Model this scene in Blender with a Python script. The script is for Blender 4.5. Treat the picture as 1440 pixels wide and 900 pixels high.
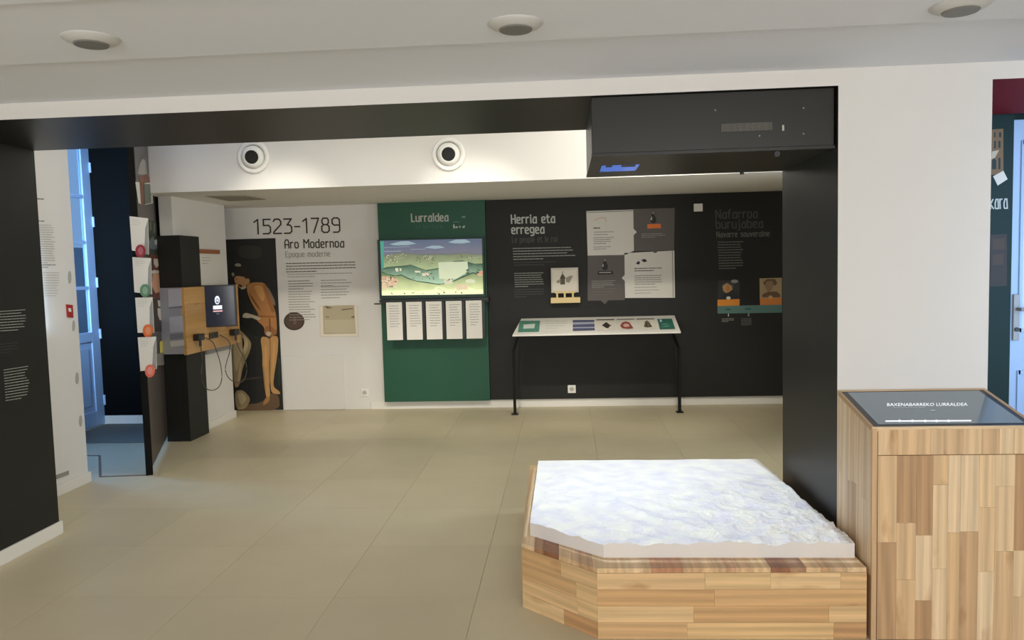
import bpy, bmesh, math, random
from mathutils import Vector, Matrix, noise
random.seed(7)
for o in list(bpy.data.objects): bpy.data.objects.remove(o)
SC = bpy.context.scene
COL = SC.collection

# ---------------------------------------------------------------- camera
EYE = 1.5
FPX = 1080.0
RIGHT = Vector((0.9973813, 0.0675999, -0.0257057))
DOWN = Vector((-0.0209198, -0.0705757, -0.9972870))
FWD = Vector((-0.0692308, 0.9952132, -0.0689767))
cd = bpy.data.cameras.new('camera'); cam = bpy.data.objects.new('camera', cd); COL.objects.link(cam)
cd.sensor_width = 36.0; cd.lens = FPX / 1440.0 * 36.0; cd.clip_start = 0.05
m = Matrix((RIGHT, -DOWN, -FWD)).transposed().to_4x4(); m.translation = (0, 0, EYE)
cam.matrix_world = m
SC.camera = cam

# ---------------------------------------------------------------- world, lights, exposure
def lin(c):
    return tuple(((v / 255) / 12.92 if v / 255 <= 0.04045 else ((v / 255 + 0.055) / 1.055) ** 2.4) for v in c)
w = bpy.data.worlds.new('world'); SC.world = w; w.use_nodes = True
bg = w.node_tree.nodes['Background']; bg.inputs[0].default_value = (0.30, 0.48, 0.85, 1); bg.inputs[1].default_value = 0.9
SC.view_settings.view_transform = 'Standard'; SC.view_settings.look = 'None'
SC.view_settings.exposure = 0.0; SC.view_settings.gamma = 1.0; SC.view_settings.use_curve_mapping = False

def light(name, kind, loc, target, energy, color, size=(1, 1), spot=None, blend=.5):
    d = bpy.data.lights.new(name, kind); d.energy = energy; d.color = color
    if kind == 'AREA':
        d.shape = 'RECTANGLE'; d.size, d.size_y = size
    else:
        d.shadow_soft_size = size[0]
    if spot: d.spot_size = spot; d.spot_blend = blend
    o = bpy.data.objects.new(name, d); COL.objects.link(o); o.location = loc
    o.rotation_euler = (Vector(target) - Vector(loc)).to_track_quat('-Z', 'Y').to_euler()
    return o
# daylight through the windows behind the viewer, plus an added cool fill for the right door
light('window_light', 'AREA', (-1.6, -2.9, 1.35), (-1.3, 4, 2.05), 86, (1.0, .99, 1.0), (1.6, 1.3))
light('window_light', 'AREA', (1.6, -2.9, 1.35), (1.5, 4, 2.05), 86, (1.0, .99, 1.0), (1.6, 1.3))
sw_ = light('side_door_fill', 'AREA', (3.15, 3.0, 1.5), (2.2, 4.6, 1.3), 16, (.42, .66, 1.0), (1.0, 1.6)); sw_.data.spread = math.radians(100)
# daylight outside the hall door, and an added unseen blue fill aimed at its leaf
light('door_daylight', 'AREA', (-5.25, 6.0, 1.7), (-2.0, 5.0, 1.0), 130, (.30, .52, 1.0), (1.0, 2.2))
hw = light('hall_door_fill', 'AREA', (-3.86, 4.85, 2.05), (-4.75, 7.1, 1.75), 46, (.50, .72, 1.0), (.7, 1.8)); hw.data.spread = math.radians(60)
# ceiling spots of the rear room, hidden above the opening
light('rear_spot', 'SPOT', (0.75, 5.55, 2.95), (0.35, 6.5, 2.3), 40, (1.0, .96, .86), (.05, .05), math.radians(120), 1)
for sx in (-2.3, -0.7, 0.9):
    light('rear_spot', 'SPOT', (sx, 4.65, 3.12), (sx - .1, 8.1, .15), 150, (1.0, .93, .80), (.05, .05), math.radians(42), .8)
rw = light('rear_side_fill', 'AREA', (2.95, 5.4, 1.55), (-3.5, 5.6, 1.3), 22, (.92, .97, 1.0), (1.2, 1.4)); rw.data.spread = math.radians(120)  # added unseen fill from the right, brightens the left walls
light('rear_ambient_fill', 'AREA', (-0.8, 5.0, 3.1), (-0.8, 5.0, 0), 30, (1.0, .94, .82), (3.6, 1.0))  # added overhead fill for the rear room's ambient level

# projector: a beam shaped to the relief map
pl = light('projector_beam', 'SPOT', (0.27, 3.86, 1.955), (0.27, 3.86, 0), 98, (.86, .93, 1.0), (.01, .01), math.radians(80), 0)
pl.rotation_euler = (0, 0, 0)
pd = pl.data; pd.use_nodes = True; nt = pd.node_tree; N = nt.nodes; Lk = nt.links
em = N['Emission']
geo = N.new('ShaderNodeTexCoord'); sep = N.new('ShaderNodeSeparateXYZ'); Lk.new(geo.outputs['Normal'], sep.inputs[0])
def mth(nt, op, a, b=None, c=None):
    n = nt.nodes.new('ShaderNodeMath'); n.operation = op
    for i, v in enumerate((a, b, c)):
        if v is None: continue
        if isinstance(v, (int, float)): n.inputs[i].default_value = v
        else: nt.links.new(v, n.inputs[i])
    return n.outputs[0]
az = mth(nt, 'ABSOLUTE', sep.outputs[2])
u = mth(nt, 'DIVIDE', sep.outputs[0], az); v = mth(nt, 'DIVIDE', sep.outputs[1], az)
mk = mth(nt, 'MULTIPLY', mth(nt, 'GREATER_THAN', u, -.283), mth(nt, 'LESS_THAN', u, .53))
mk = mth(nt, 'MULTIPLY', mk, mth(nt, 'GREATER_THAN', v, -.475)); mk = mth(nt, 'MULTIPLY', mk, mth(nt, 'LESS_THAN', v, .42))
# right edge of the picture leans away from the rim at the back
mk = mth(nt, 'MULTIPLY', mk, mth(nt, 'LESS_THAN', mth(nt, 'MULTIPLY_ADD', v, .10, u), .535))
mk = mth(nt, 'MULTIPLY', mk, mth(nt, 'GREATER_THAN', mth(nt, 'MULTIPLY_ADD', v, 1.15, u), -.62))
cmb = N.new('ShaderNodeCombineXYZ'); Lk.new(u, cmb.inputs[0]); Lk.new(v, cmb.inputs[1])
nz = N.new('ShaderNodeTexNoise'); nz.inputs['Scale'].default_value = 17; nz.inputs['Detail'].default_value = 9; Lk.new(cmb.outputs[0], nz.inputs[0])
rp = N.new('ShaderNodeValToRGB'); rp.color_ramp.elements[0].position = .36; rp.color_ramp.elements[0].color = (.60, .70, 1, 1)
rp.color_ramp.elements[1].position = .60; rp.color_ramp.elements[1].color = (.90, 1, 1, 1); Lk.new(nz.outputs[0], rp.inputs[0])
Lk.new(rp.outputs[0], em.inputs[0]); Lk.new(mk, em.inputs[1])

# ---------------------------------------------------------------- helpers
def ray(px, py):
    return RIGHT * ((px - 720) / FPX) + DOWN * ((py - 450) / FPX) + FWD
def on(px, py, pt, n):                 # where the sight line meets a real plane of the room
    r = ray(px, py); n = Vector(n); o = Vector((0, 0, EYE))
    return o + r * ((Vector(pt) - o).dot(n) / r.dot(n))
def atY(px, py, Y): return on(px, py, (0, Y, 0), (0, 1, 0))
def atX(px, py, X): return on(px, py, (X, 0, 0), (1, 0, 0))
def atZ(px, py, Z): return on(px, py, (0, 0, Z), (0, 0, 1))

MATS = {}
def mat(name, c, rough=.6, emit=None, estr=1.0, noise_amt=.0, nscale=8, spec=.5, bump=0.0, bscale=200):
    if name in MATS: return MATS[name]
    m = bpy.data.materials.new(name); m.use_nodes = True; nt = m.node_tree; b = nt.nodes['Principled BSDF']
    col = (*lin(c), 1); b.inputs['Base Color'].default_value = col; b.inputs['Roughness'].default_value = rough
    b.inputs['Specular IOR Level'].default_value = spec
    tc = nt.nodes.new('ShaderNodeTexCoord')
    if noise_amt > 0:
        n = nt.nodes.new('ShaderNodeTexNoise'); n.inputs['Scale'].default_value = nscale; n.inputs['Detail'].default_value = 5
        nt.links.new(tc.outputs['Object'], n.inputs[0])
        mx = nt.nodes.new('ShaderNodeMix'); mx.data_type = 'RGBA'; nt.links.new(n.outputs[0], mx.inputs[0])
        mx.inputs[6].default_value = tuple(min(1, v * (1 - noise_amt)) for v in col[:3]) + (1,)
        mx.inputs[7].default_value = tuple(min(1, v * (1 + noise_amt)) for v in col[:3]) + (1,)
        nt.links.new(mx.outputs[2], b.inputs['Base Color'])
    if bump > 0:
        n2 = nt.nodes.new('ShaderNodeTexNoise'); n2.inputs['Scale'].default_value = bscale; nt.links.new(tc.outputs['Object'], n2.inputs[0])
        bp = nt.nodes.new('ShaderNodeBump'); bp.inputs['Strength'].default_value = bump; bp.inputs['Distance'].default_value = .002
        nt.links.new(n2.outputs[0], bp.inputs['Height']); nt.links.new(bp.outputs[0], b.inputs['Normal'])
    if emit:
        b.inputs['Emission Color'].default_value = (*lin(emit), 1); b.inputs['Emission Strength'].default_value = estr
    MATS[name] = m
    return m
WHITE = mat('white_paint', (226, 223, 217), .75, noise_amt=.015, nscale=3, bump=.15)
CEIL = mat('ceiling_paint', (236, 239, 246), .85, noise_amt=.015, nscale=3)
BLACK = mat('black_paint', (29, 30, 28), .42, spec=.35, noise_amt=.05, nscale=3, bump=.1)
BLACK2 = mat('black_board', (35, 35, 32), .6, spec=.3, noise_amt=.05, nscale=2)
BLUEBLACK = mat('blue_black_paint', (11, 12, 12), .8, spec=.08)
GREEN = mat('green_board', (20, 80, 57), .55, noise_amt=.03, nscale=2)
DKGREEN = mat('dark_green_paint', (16, 44, 42), .6, spec=.3)
BURG = mat('burgundy_paint', (126, 22, 36), .7, spec=.2)
TRIM = mat('trim_white', (232, 229, 220), .5)
PLAST = mat('white_plastic', (236, 235, 228), .4)
METAL = mat('black_metal', (26, 26, 26), .4)
GREY = mat('grey_plastic', (120, 119, 114), .5)
PAPER = mat('paper', (226, 223, 214), .8)
PAPER2 = mat('paper_warm', (214, 208, 192), .8)
PLASTER = mat('white_plaster', (226, 221, 214), .85)
STEEL = mat('brushed_steel', (150, 150, 150), .3)
DARKH = mat('dark_hole', (18, 17, 14), .7)
WOODC = mat('wood_core', (150, 108, 66), .6)
SLATE = mat('brown_grey_panel', (74, 66, 64), .38, noise_amt=.04, nscale=2)
def ink(c, name=None, **k):
    return mat(name or 'print_%02x%02x%02x' % tuple(c), c, k.get('rough', .65), emit=k.get('emit'), estr=k.get('estr', 1))

def mk_wood(name, cols, scale=1.0):
    m = bpy.data.materials.new(name); m.use_nodes = True; nt = m.node_tree; b = nt.nodes['Principled BSDF']; L = nt.links
    b.inputs['Roughness'].default_value = .42
    tc = nt.nodes.new('ShaderNodeTexCoord'); oi = nt.nodes.new('ShaderNodeObjectInfo')
    r = nt.nodes.new('ShaderNodeValToRGB'); r.color_ramp.interpolation = 'LINEAR'
    els = r.color_ramp.elements
    for i, c in enumerate(cols):
        e = els[i] if i < 2 else els.new(1)
        e.position = i / (len(cols) - 1); e.color = (*lin(c), 1)
    for i, c in enumerate(cols):
        els[i].position = i / (len(cols) - 1); els[i].color = (*lin(c), 1)
    L.new(oi.outputs['Random'], r.inputs[0])
    mp = nt.nodes.new('ShaderNodeMapping'); mp.inputs['Scale'].default_value = (.8 * scale, 9 * scale, 9 * scale)
    off = nt.nodes.new('ShaderNodeVectorMath'); off.operation = 'SCALE'; cb = nt.nodes.new('ShaderNodeCombineXYZ')
    for i in range(3): L.new(oi.outputs['Random'], cb.inputs[i])
    L.new(cb.outputs[0], off.inputs[0]); off.inputs['Scale'].default_value = 37
    ad = nt.nodes.new('ShaderNodeVectorMath'); L.new(tc.outputs['Object'], mp.inputs[0]); L.new(mp.outputs[0], ad.inputs[0]); L.new(off.outputs[0], ad.inputs[1])
    wv = nt.nodes.new('ShaderNodeTexWave'); wv.wave_type = 'BANDS'; wv.bands_direction = 'Y'; wv.inputs['Scale'].default_value = .8
    wv.inputs['Distortion'].default_value = 9; wv.inputs['Detail'].default_value = 2.5; wv.inputs['Detail Scale'].default_value = .7
    L.new(ad.outputs[0], wv.inputs[0])
    mp2 = nt.nodes.new('ShaderNodeMapping'); mp2.inputs['Scale'].default_value = (3, 9, 9); L.new(tc.outputs['Object'], mp2.inputs[0])
    ad2 = nt.nodes.new('ShaderNodeVectorMath'); L.new(mp2.outputs[0], ad2.inputs[0]); L.new(off.outputs[0], ad2.inputs[1])
    n2 = nt.nodes.new('ShaderNodeTexNoise'); n2.inputs['Scale'].default_value = 1; n2.inputs['Detail'].default_value = 3; L.new(ad2.outputs[0], n2.inputs[0])
    kr = nt.nodes.new('ShaderNodeValToRGB'); kr.color_ramp.elements[0].position = .64; kr.color_ramp.elements[0].color = (1, 1, 1, 1)
    kr.color_ramp.elements[1].position = .80; kr.color_ramp.elements[1].color = (.55, .40, .28, 1); L.new(n2.outputs[0], kr.inputs[0])
    g = nt.nodes.new('ShaderNodeMapRange'); L.new(wv.outputs[0], g.inputs[0]); g.inputs[3].default_value = .84; g.inputs[4].default_value = 1.03
    m1 = nt.nodes.new('ShaderNodeVectorMath'); m1.operation = 'SCALE'; L.new(r.outputs[0], m1.inputs[0]); L.new(g.outputs[0], m1.inputs['Scale'])
    mp3 = nt.nodes.new('ShaderNodeMapping'); mp3.inputs['Scale'].default_value = (2.5, 95, 95); L.new(tc.outputs['Object'], mp3.inputs[0])
    ad3 = nt.nodes.new('ShaderNodeVectorMath'); L.new(mp3.outputs[0], ad3.inputs[0]); L.new(off.outputs[0], ad3.inputs[1])
    n4 = nt.nodes.new('ShaderNodeTexNoise'); n4.inputs['Scale'].default_value = 1; n4.inputs['Detail'].default_value = 4; L.new(ad3.outputs[0], n4.inputs[0])
    g4 = nt.nodes.new('ShaderNodeMapRange'); L.new(n4.outputs[0], g4.inputs[0]); g4.inputs[1].default_value = .3; g4.inputs[2].default_value = .7; g4.inputs[3].default_value = .86; g4.inputs[4].default_value = 1.06
    m0 = nt.nodes.new('ShaderNodeVectorMath'); m0.operation = 'SCALE'; L.new(m1.outputs[0], m0.inputs[0]); L.new(g4.outputs[0], m0.inputs['Scale']); m1 = m0
    m2 = nt.nodes.new('ShaderNodeVectorMath'); m2.operation = 'MULTIPLY'; L.new(m1.outputs[0], m2.inputs[0]); L.new(kr.outputs[0], m2.inputs[1])
    L.new(m2.outputs[0], b.inputs['Base Color'])
    MATS[name] = m
    return m
WOOD = mk_wood('pine_staves', [(236, 208, 166), (232, 200, 156), (238, 212, 174), (224, 188, 142), (234, 204, 162), (188, 150, 110), (230, 196, 152), (242, 220, 184), (206, 168, 126)])
WOOD2 = mk_wood('pine_staves_warm', [(230, 194, 142), (224, 186, 130), (232, 198, 148), (208, 164, 112), (228, 190, 138), (188, 138, 90), (234, 200, 150)])
WOOD4 = mk_wood('pine_end_staves', [(236, 200, 150), (150, 96, 66), (232, 196, 148), (188, 130, 92), (236, 204, 160), (140, 86, 60), (224, 184, 134), (238, 206, 164)])
WOOD3 = mk_wood('oak_board', [(196, 148, 88), (206, 160, 98)], .6)

def tiled():
    m = bpy.data.materials.new('porcelain_tile'); m.use_nodes = True; nt = m.node_tree; b = nt.nodes['Principled BSDF']; L = nt.links
    g = nt.nodes.new('ShaderNodeNewGeometry'); oi = nt.nodes.new('ShaderNodeObjectInfo')
    n = nt.nodes.new('ShaderNodeTexNoise'); n.inputs['Scale'].default_value = 2.2; n.inputs['Detail'].default_value = 6; L.new(g.outputs['Position'], n.inputs[0])
    mx = nt.nodes.new('ShaderNodeMix'); mx.data_type = 'RGBA'; L.new(n.outputs[0], mx.inputs[0])
    mx.inputs[6].default_value = (*lin((194, 182, 150)), 1); mx.inputs[7].default_value = (*lin((208, 196, 164)), 1)
    s = nt.nodes.new('ShaderNodeMapRange'); L.new(oi.outputs['Random'], s.inputs[0]); s.inputs[3].default_value = .97; s.inputs[4].default_value = 1.03
    v = nt.nodes.new('ShaderNodeVectorMath'); v.operation = 'SCALE'; L.new(mx.outputs[2], v.inputs[0]); L.new(s.outputs[0], v.inputs['Scale'])
    L.new(v.outputs[0], b.inputs['Base Color'])
    n3 = nt.nodes.new('ShaderNodeTexNoise'); n3.inputs['Scale'].default_value = 5; L.new(g.outputs['Position'], n3.inputs[0])
    r = nt.nodes.new('ShaderNodeMapRange'); L.new(n3.outputs[0], r.inputs[0]); r.inputs[3].default_value = .36; r.inputs[4].default_value = .5
    L.new(r.outputs[0], b.inputs['Roughness']); b.inputs['Specular IOR Level'].default_value = .45
    return m
TILE = tiled()
GROUT = mat('grout', (160, 150, 126), .8)
HALLM = mat('hall_mat', (122, 118, 108), .95, noise_amt=.08, nscale=60)

def mesh_obj(name, verts, faces, mats, parent=None, fm=None, matrix=None, smooth=False, bevel=0, kind=None):
    me = bpy.data.meshes.new(name)
    vs = [Vector(v) for v in verts]
    if matrix is not None:
        inv = matrix.inverted(); vs = [inv @ v for v in vs]
    me.from_pydata([tuple(v) for v in vs], [], faces)
    if not isinstance(mats, (list, tuple)): mats = [mats]
    for k in mats: me.materials.append(k)
    if fm:
        for p, i in zip(me.polygons, fm): p.material_index = i
    if smooth:
        for p in me.polygons: p.use_smooth = True
    me.update()
    o = bpy.data.objects.new(name, me); COL.objects.link(o)
    if parent is not None:
        o.parent = parent
        if parent.type == 'EMPTY': o.matrix_parent_inverse = Matrix.Translation(-parent.location)
    if matrix is not None: o.matrix_basis = matrix
    if bevel:
        b = o.modifiers.new('bevel', 'BEVEL'); b.width = bevel; b.segments = 2; b.limit_method = 'ANGLE'
    if kind: o['kind'] = kind
    return o
class MB:
    def __init__(s): s.v = []; s.f = []; s.m = []
    def add(s, vs, fs, mi=0):
        k = len(s.v); s.v += [tuple(v) for v in vs]
        for f in fs: s.f.append([i + k for i in f]); s.m.append(mi)
        return s
    def box(s, x0, x1, y0, y1, z0, z1, mi=0, sides=None):
        # sides: dict of face index for -x +x -y +y -z +z
        vs = [(x, y, z) for x in (x0, x1) for y in (y0, y1) for z in (z0, z1)]
        fs = {'-x': (0, 1, 3, 2), '+x': (4, 6, 7, 5), '-y': (0, 4, 5, 1), '+y': (2, 3, 7, 6), '-z': (0, 2, 6, 4), '+z': (1, 5, 7, 3)}
        k = len(s.v); s.v += vs
        for n, f in fs.items():
            s.f.append([i + k for i in f]); s.m.append((sides or {}).get(n, mi))
        return s
    def prism(s, poly, d, mi=0, front=None):    # poly: 3D points, extruded by vector d
        n = len(poly); d = Vector(d); P = [Vector(p) for p in poly]; Q = [p + d for p in P]; k = len(s.v)
        s.v += [tuple(p) for p in P + Q]
        s.f.append([k + i for i in range(n)]); s.m.append(mi if front is None else front)
        s.f.append([k + n + i for i in reversed(range(n))]); s.m.append(mi)
        for i in range(n):
            j = (i + 1) % n; s.f.append([k + i, k + n + i, k + n + j, k + j]); s.m.append(mi)
        return s
    def tube(s, pts, r, n=8, mi=0):
        pts = [Vector(p) for p in pts]; k = len(s.v)
        for i, p in enumerate(pts):
            t = (pts[min(i + 1, len(pts) - 1)] - pts[max(i - 1, 0)]).normalized()
            a = t.cross(Vector((0, 0, 1)));  a = a if a.length > .05 else t.cross(Vector((0, 1, 0))); a.normalize(); b = t.cross(a)
            for j in range(n):
                an = 2 * math.pi * j / n; s.v.append(tuple(p + a * r * math.cos(an) + b * r * math.sin(an)))
        for i in range(len(pts) - 1):
            for j in range(n):
                s.f.append([k + i * n + j, k + i * n + (j + 1) % n, k + (i + 1) * n + (j + 1) % n, k + (i + 1) * n + j]); s.m.append(mi)
        s.f.append([k + j for j in range(n)]); s.f.append([k + (len(pts) - 1) * n + j for j in range(n)]); s.m += [mi, mi]
        return s
    def lathe(s, prof, origin, axis, n=32, mis=None, mi=0):   # prof: (r, h) along axis
        o = Vector(origin); t = Vector(axis).normalized(); a = t.orthogonal().normalized(); b = t.cross(a); k = len(s.v)
        for r, h in prof:
            for j in range(n):
                an = 2 * math.pi * j / n; s.v.append(tuple(o + t * h + a * r * math.cos(an) + b * r * math.sin(an)))
        for i in range(len(prof) - 1):
            for j in range(n):
                s.f.append([k + i * n + j, k + (i + 1) * n + j, k + (i + 1) * n + (j + 1) % n, k + i * n + (j + 1) % n]); s.m.append(mis[i] if mis else mi)
        s.f.append([k + j for j in range(n)]); s.m.append(mi)
        s.f.append([k + (len(prof) - 1) * n + j for j in range(n)]); s.m.append(mis[-1] if mis else mi)
        return s
    def build(s, name, mats, parent=None, **k):
        o = mesh_obj(name, s.v, s.f, mats, parent, fm=s.m, **k)
        bm = bmesh.new(); bm.from_mesh(o.data); bmesh.ops.recalc_face_normals(bm, faces=bm.faces[:]); bm.to_mesh(o.data); bm.free()
        return o
def box(name, b, m, parent=None, **k): return MB().box(*b).build(name, m, parent, **k)
def tag(o, label, cat, group=None):
    o['label'] = label; o['category'] = cat
    if group: o['group'] = group
    return o
def thing(name, loc, label, cat, group=None):
    o = bpy.data.objects.new(name, None); o.empty_display_size = .1; COL.objects.link(o); o.location = loc
    return tag(o, label, cat, group)
def struct(o): o['kind'] = 'structure'; return o

# flat print: polygons given by their corner sight lines, laid on a real plane of the room
def flat(name, items, plane, off, parent, step=.00025):
    pt, n = Vector(plane[0]), Vector(plane[1]).normalized()
    if n.dot(Vector((0, 0, EYE)) - pt) < 0: n = -n
    mb = MB(); ms = []; k = 0
    for mt, polys in items:
        if mt not in ms: ms.append(mt)
        for p in polys:
            q = [on(x, y, pt + n * (off + step * k), n) for x, y in p]
            mb.add(q, [list(range(len(q)))], ms.index(mt))
        k += 1
    o = mesh_obj(name, mb.v, mb.f, ms, parent, fm=mb.m)
    return o
def quad(x0, y0, x1, y1, s=-.02, lean=.0):    # upright rectangle following the slope of the wall lines
    return [(x0, y0), (x1, y0 + (x1 - x0) * s), (x1 + lean, y1 + (x1 - x0) * s), (x0 + lean, y1)]
def ell(cx, cy, rx, ry, n=20, rot=0):
    r = math.radians(rot)
    return [(cx + rx * math.cos(t) * math.cos(r) - ry * math.sin(t) * math.sin(r), cy + rx * math.cos(t) * math.sin(r) + ry * math.sin(t) * math.cos(r)) for t in [2 * math.pi * i / n for i in range(n)]]

# monoline lettering
X = .68
G = {
 '1': (.45, [[(.0, .82), (.3, 1), (.3, 0)]]), '5': (.6, [[(.6, 1), (.05, 1), (.05, .58), (.45, .58), (.6, .45), (.6, .12), (.45, 0), (.0, 0)]]),
 '2': (.6, [[(.0, .85), (.12, 1), (.45, 1), (.6, .85), (.6, .62), (.0, .1), (.0, 0), (.62, 0)]]),
 '3': (.6, [[(.0, 1), (.6, 1), (.25, .58), (.45, .58), (.6, .44), (.6, .12), (.45, 0), (.0, 0)]]),
 '-': (.4, [[(.0, .45), (.4, .45)]]), '7': (.55, [[(.0, 1), (.58, 1), (.15, 0)]]),
 '8': (.6, [[(.15, .55), (.04, .68), (.04, .88), (.15, 1), (.45, 1), (.56, .88), (.56, .68), (.45, .55), (.15, .55), (0, .42), (0, .12), (.15, 0), (.45, 0), (.6, .12), (.6, .42), (.45, .55)]]),
 '9': (.6, [[(.6, .5), (.15, .5), (.0, .62), (.0, .88), (.15, 1), (.45, 1), (.6, .88), (.6, .12), (.45, 0), (.08, 0)]]),
 'A': (.55, [[(0, 0), (0, .75), (.12, 1), (.43, 1), (.55, .75), (.55, 0)], [(0, .42), (.55, .42)]]),
 'M': (.7, [[(0, 0), (0, 1), (.35, .55), (.7, 1), (.7, 0)]]), 'E': (.5, [[(.5, 1), (.0, 1), (0, 0), (.5, 0)], [(0, .52), (.42, .52)]]),
 'H': (.55, [[(0, 0), (0, 1)], [(.55, 0), (.55, 1)], [(0, .52), (.55, .52)]]), 'L': (.45, [[(0, 1), (0, 0), (.45, 0)]]),
 'N': (.58, [[(0, 0), (0, 1), (.58, 0), (.58, 1)]]),
 'a': (.48, [[(.2, X), (.48, X), (.48, 0), (.08, 0), (0, .1), (.02, .4), (.2, X)]]),
 'b': (.48, [[(0, 1), (0, 0), (.36, 0), (.48, .12), (.48, .56), (.36, X), (0, X)]]),
 'c': (.4, [[(.4, X), (.12, X), (0, .55), (0, .12), (.12, 0), (.4, 0)]]),
 'd': (.48, [[(.48, 1), (.48, 0), (.12, 0), (0, .12), (0, .56), (.12, X), (.48, X)]]),
 'e': (.46, [[(.42, 0), (.12, 0), (0, .12), (0, .56), (.12, X), (.34, X), (.46, .56), (.40, .38), (0, .30)]]),
 'f': (.34, [[(.36, 1), (.22, 1), (.1, .88), (.1, 0)], [(-.04, X), (.32, X)]]),
 'g': (.48, [[(.48, .08), (.12, .08), (0, .18), (0, .56), (.12, X), (.48, X), (.48, -.15), (.36, -.27), (.08, -.27)]]),
 'i': (.1, [[(.05, X), (.05, 0)], [(.05, .86), (.05, .95)]]), 'j': (.2, [[(.15, X), (.15, -.15), (.05, -.26), (-.05, -.26)], [(.15, .86), (.15, .95)]]),
 'k': (.46, [[(0, 1), (0, 0)], [(.42, X), (.02, .32), (.46, 0)]]),
 'l': (.1, [[(.05, 1), (.05, 0)]]), 'm': (.74, [[(0, 0), (0, X), (.28, X), (.37, .56), (.37, 0)], [(.37, .56), (.46, X), (.64, X), (.74, .56), (.74, 0)]]),
 'n': (.46, [[(0, 0), (0, X), (.34, X), (.46, .56), (.46, 0)]]), 'o': (.48, [[(.12, 0), (0, .12), (0, .56), (.12, X), (.36, X), (.48, .56), (.48, .12), (.36, 0), (.12, 0)]]),
 'p': (.48, [[(0, -.27), (0, X), (.36, X), (.48, .56), (.48, .12), (.36, 0), (0, 0)]]), 'q': (.48, [[(.48, -.27), (.48, X), (.12, X), (0, .56), (0, .12), (.12, 0), (.48, 0)]]),
 'r': (.34, [[(0, 0), (0, X)], [(0, .5), (.14, X), (.34, X)]]), 's': (.42, [[(.42, X), (.1, X), (0, .58), (.02, .42), (.4, .28), (.42, .1), (.32, 0), (0, 0)]]),
 't': (.36, [[(.1, .92), (.1, .1), (.2, 0), (.36, 0)], [(-.04, X), (.34, X)]]), 'u': (.48, [[(0, X), (0, .12), (.12, 0), (.48, 0), (.48, X)]]),
 'v': (.46, [[(0, X), (.23, 0), (.46, X)]]), 'z': (.44, [[(0, X), (.44, X), (0, 0), (.44, 0)]]), ' ': (.3, []),
}
def lettering(name, text, px, py, h, width, plane, mt, parent, off=.003, sw=.13, slope=-.022, lean=-.05):
    """stroke letters: (px, py) is the left end of the baseline, h the cap height, width the line length"""
    gap = .27
    tot = sum(G[c][0] + gap for c in text) - gap
    sx = width / tot; mb = MB(); x = 0
    pt, n = Vector(plane[0]), Vector(plane[1]).normalized()
    if n.dot(Vector((0, 0, EYE)) - pt) < 0: n = -n
    pt2 = pt + n * off
    hw = sw * h / 2
    for c in text:
        wd, strokes = G[c]
        for st in strokes:
            P = [Vector((px + (x + a) * sx + b * h * lean, py - b * h + (x + a) * sx * slope)) for a, b in st]
            for i in range(len(P) - 1):
                d = (P[i + 1] - P[i]).normalized(); q = Vector((-d.y, d.x)) * hw; e = d * hw * .8
                cs = [P[i] - e + q, P[i + 1] + e + q, P[i + 1] + e - q, P[i] - e - q]
                lift = pt2 + n * (.00006 * (len(mb.f) % 14))      # joints overlap without sharing a plane
                mb.add([on(k.x, k.y, lift, n) for k in cs], [[0, 1, 2, 3]])
        x += wd + gap
    return mesh_obj(name, mb.v, mb.f, mt, parent)
def copytext(name, px, py, width, rows, pitch, plane, mt, parent, th=.9, off=.003, slope=-.022, lean=.05, ragged=.25, seed=0):
    """rows of small dashes standing for body copy too small to read"""
    rnd = random.Random(seed + int(px * 7 + py)); mb = MB()
    pt, n = Vector(plane[0]), Vector(plane[1]).normalized()
    if n.dot(Vector((0, 0, EYE)) - pt) < 0: n = -n
    pt2 = pt + n * off
    for r in range(rows):
        w_ = width * (1 - rnd.random() * ragged) if r < rows - 1 else width * (.35 + .4 * rnd.random())
        x = 0
        while x < w_:
            l = min(rnd.uniform(2.0, 6.5), w_ - x)
            if l < .5: break
            x0 = px + x + r * pitch * lean; y0 = py + r * pitch + x * slope
            mb.add([on(a, b, pt2, n) for a, b in ((x0, y0), (x0 + l, y0 + l * slope), (x0 + l, y0 + th + l * slope), (x0, y0 + th))], [[0, 1, 2, 3]])
            x += l + rnd.uniform(.3, .6)
    return mesh_obj(name, mb.v, mb.f, mt, parent, kind='stuff')

# ================================================================ STRUCTURE
ZS = 2.23          # underside of the openings
YF, YJ, YB = 3.40, 4.24, 8.135
floor = struct(box('floor', (-5.0, 3.4, -3.1, 8.4, -.10, -.012), GROUT))
P = .66; g = .0007
k = 0
for ix in range(-7, 6):
    for iy in range(-4, 8):
        x0 = -.43 + ix * P; y0 = 3.38 + iy * P
        x1, y1 = min(x0 + P, 3.39), min(y0 + P, 8.38)
        if x0 > 3.3: continue
        x0 = max(x0, -4.99)
        mesh = MB().box(x0 + g, x1 - g, y0 + g, y1 - g, -.012, 0)
        mesh.build('tile', TILE, floor)
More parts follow.
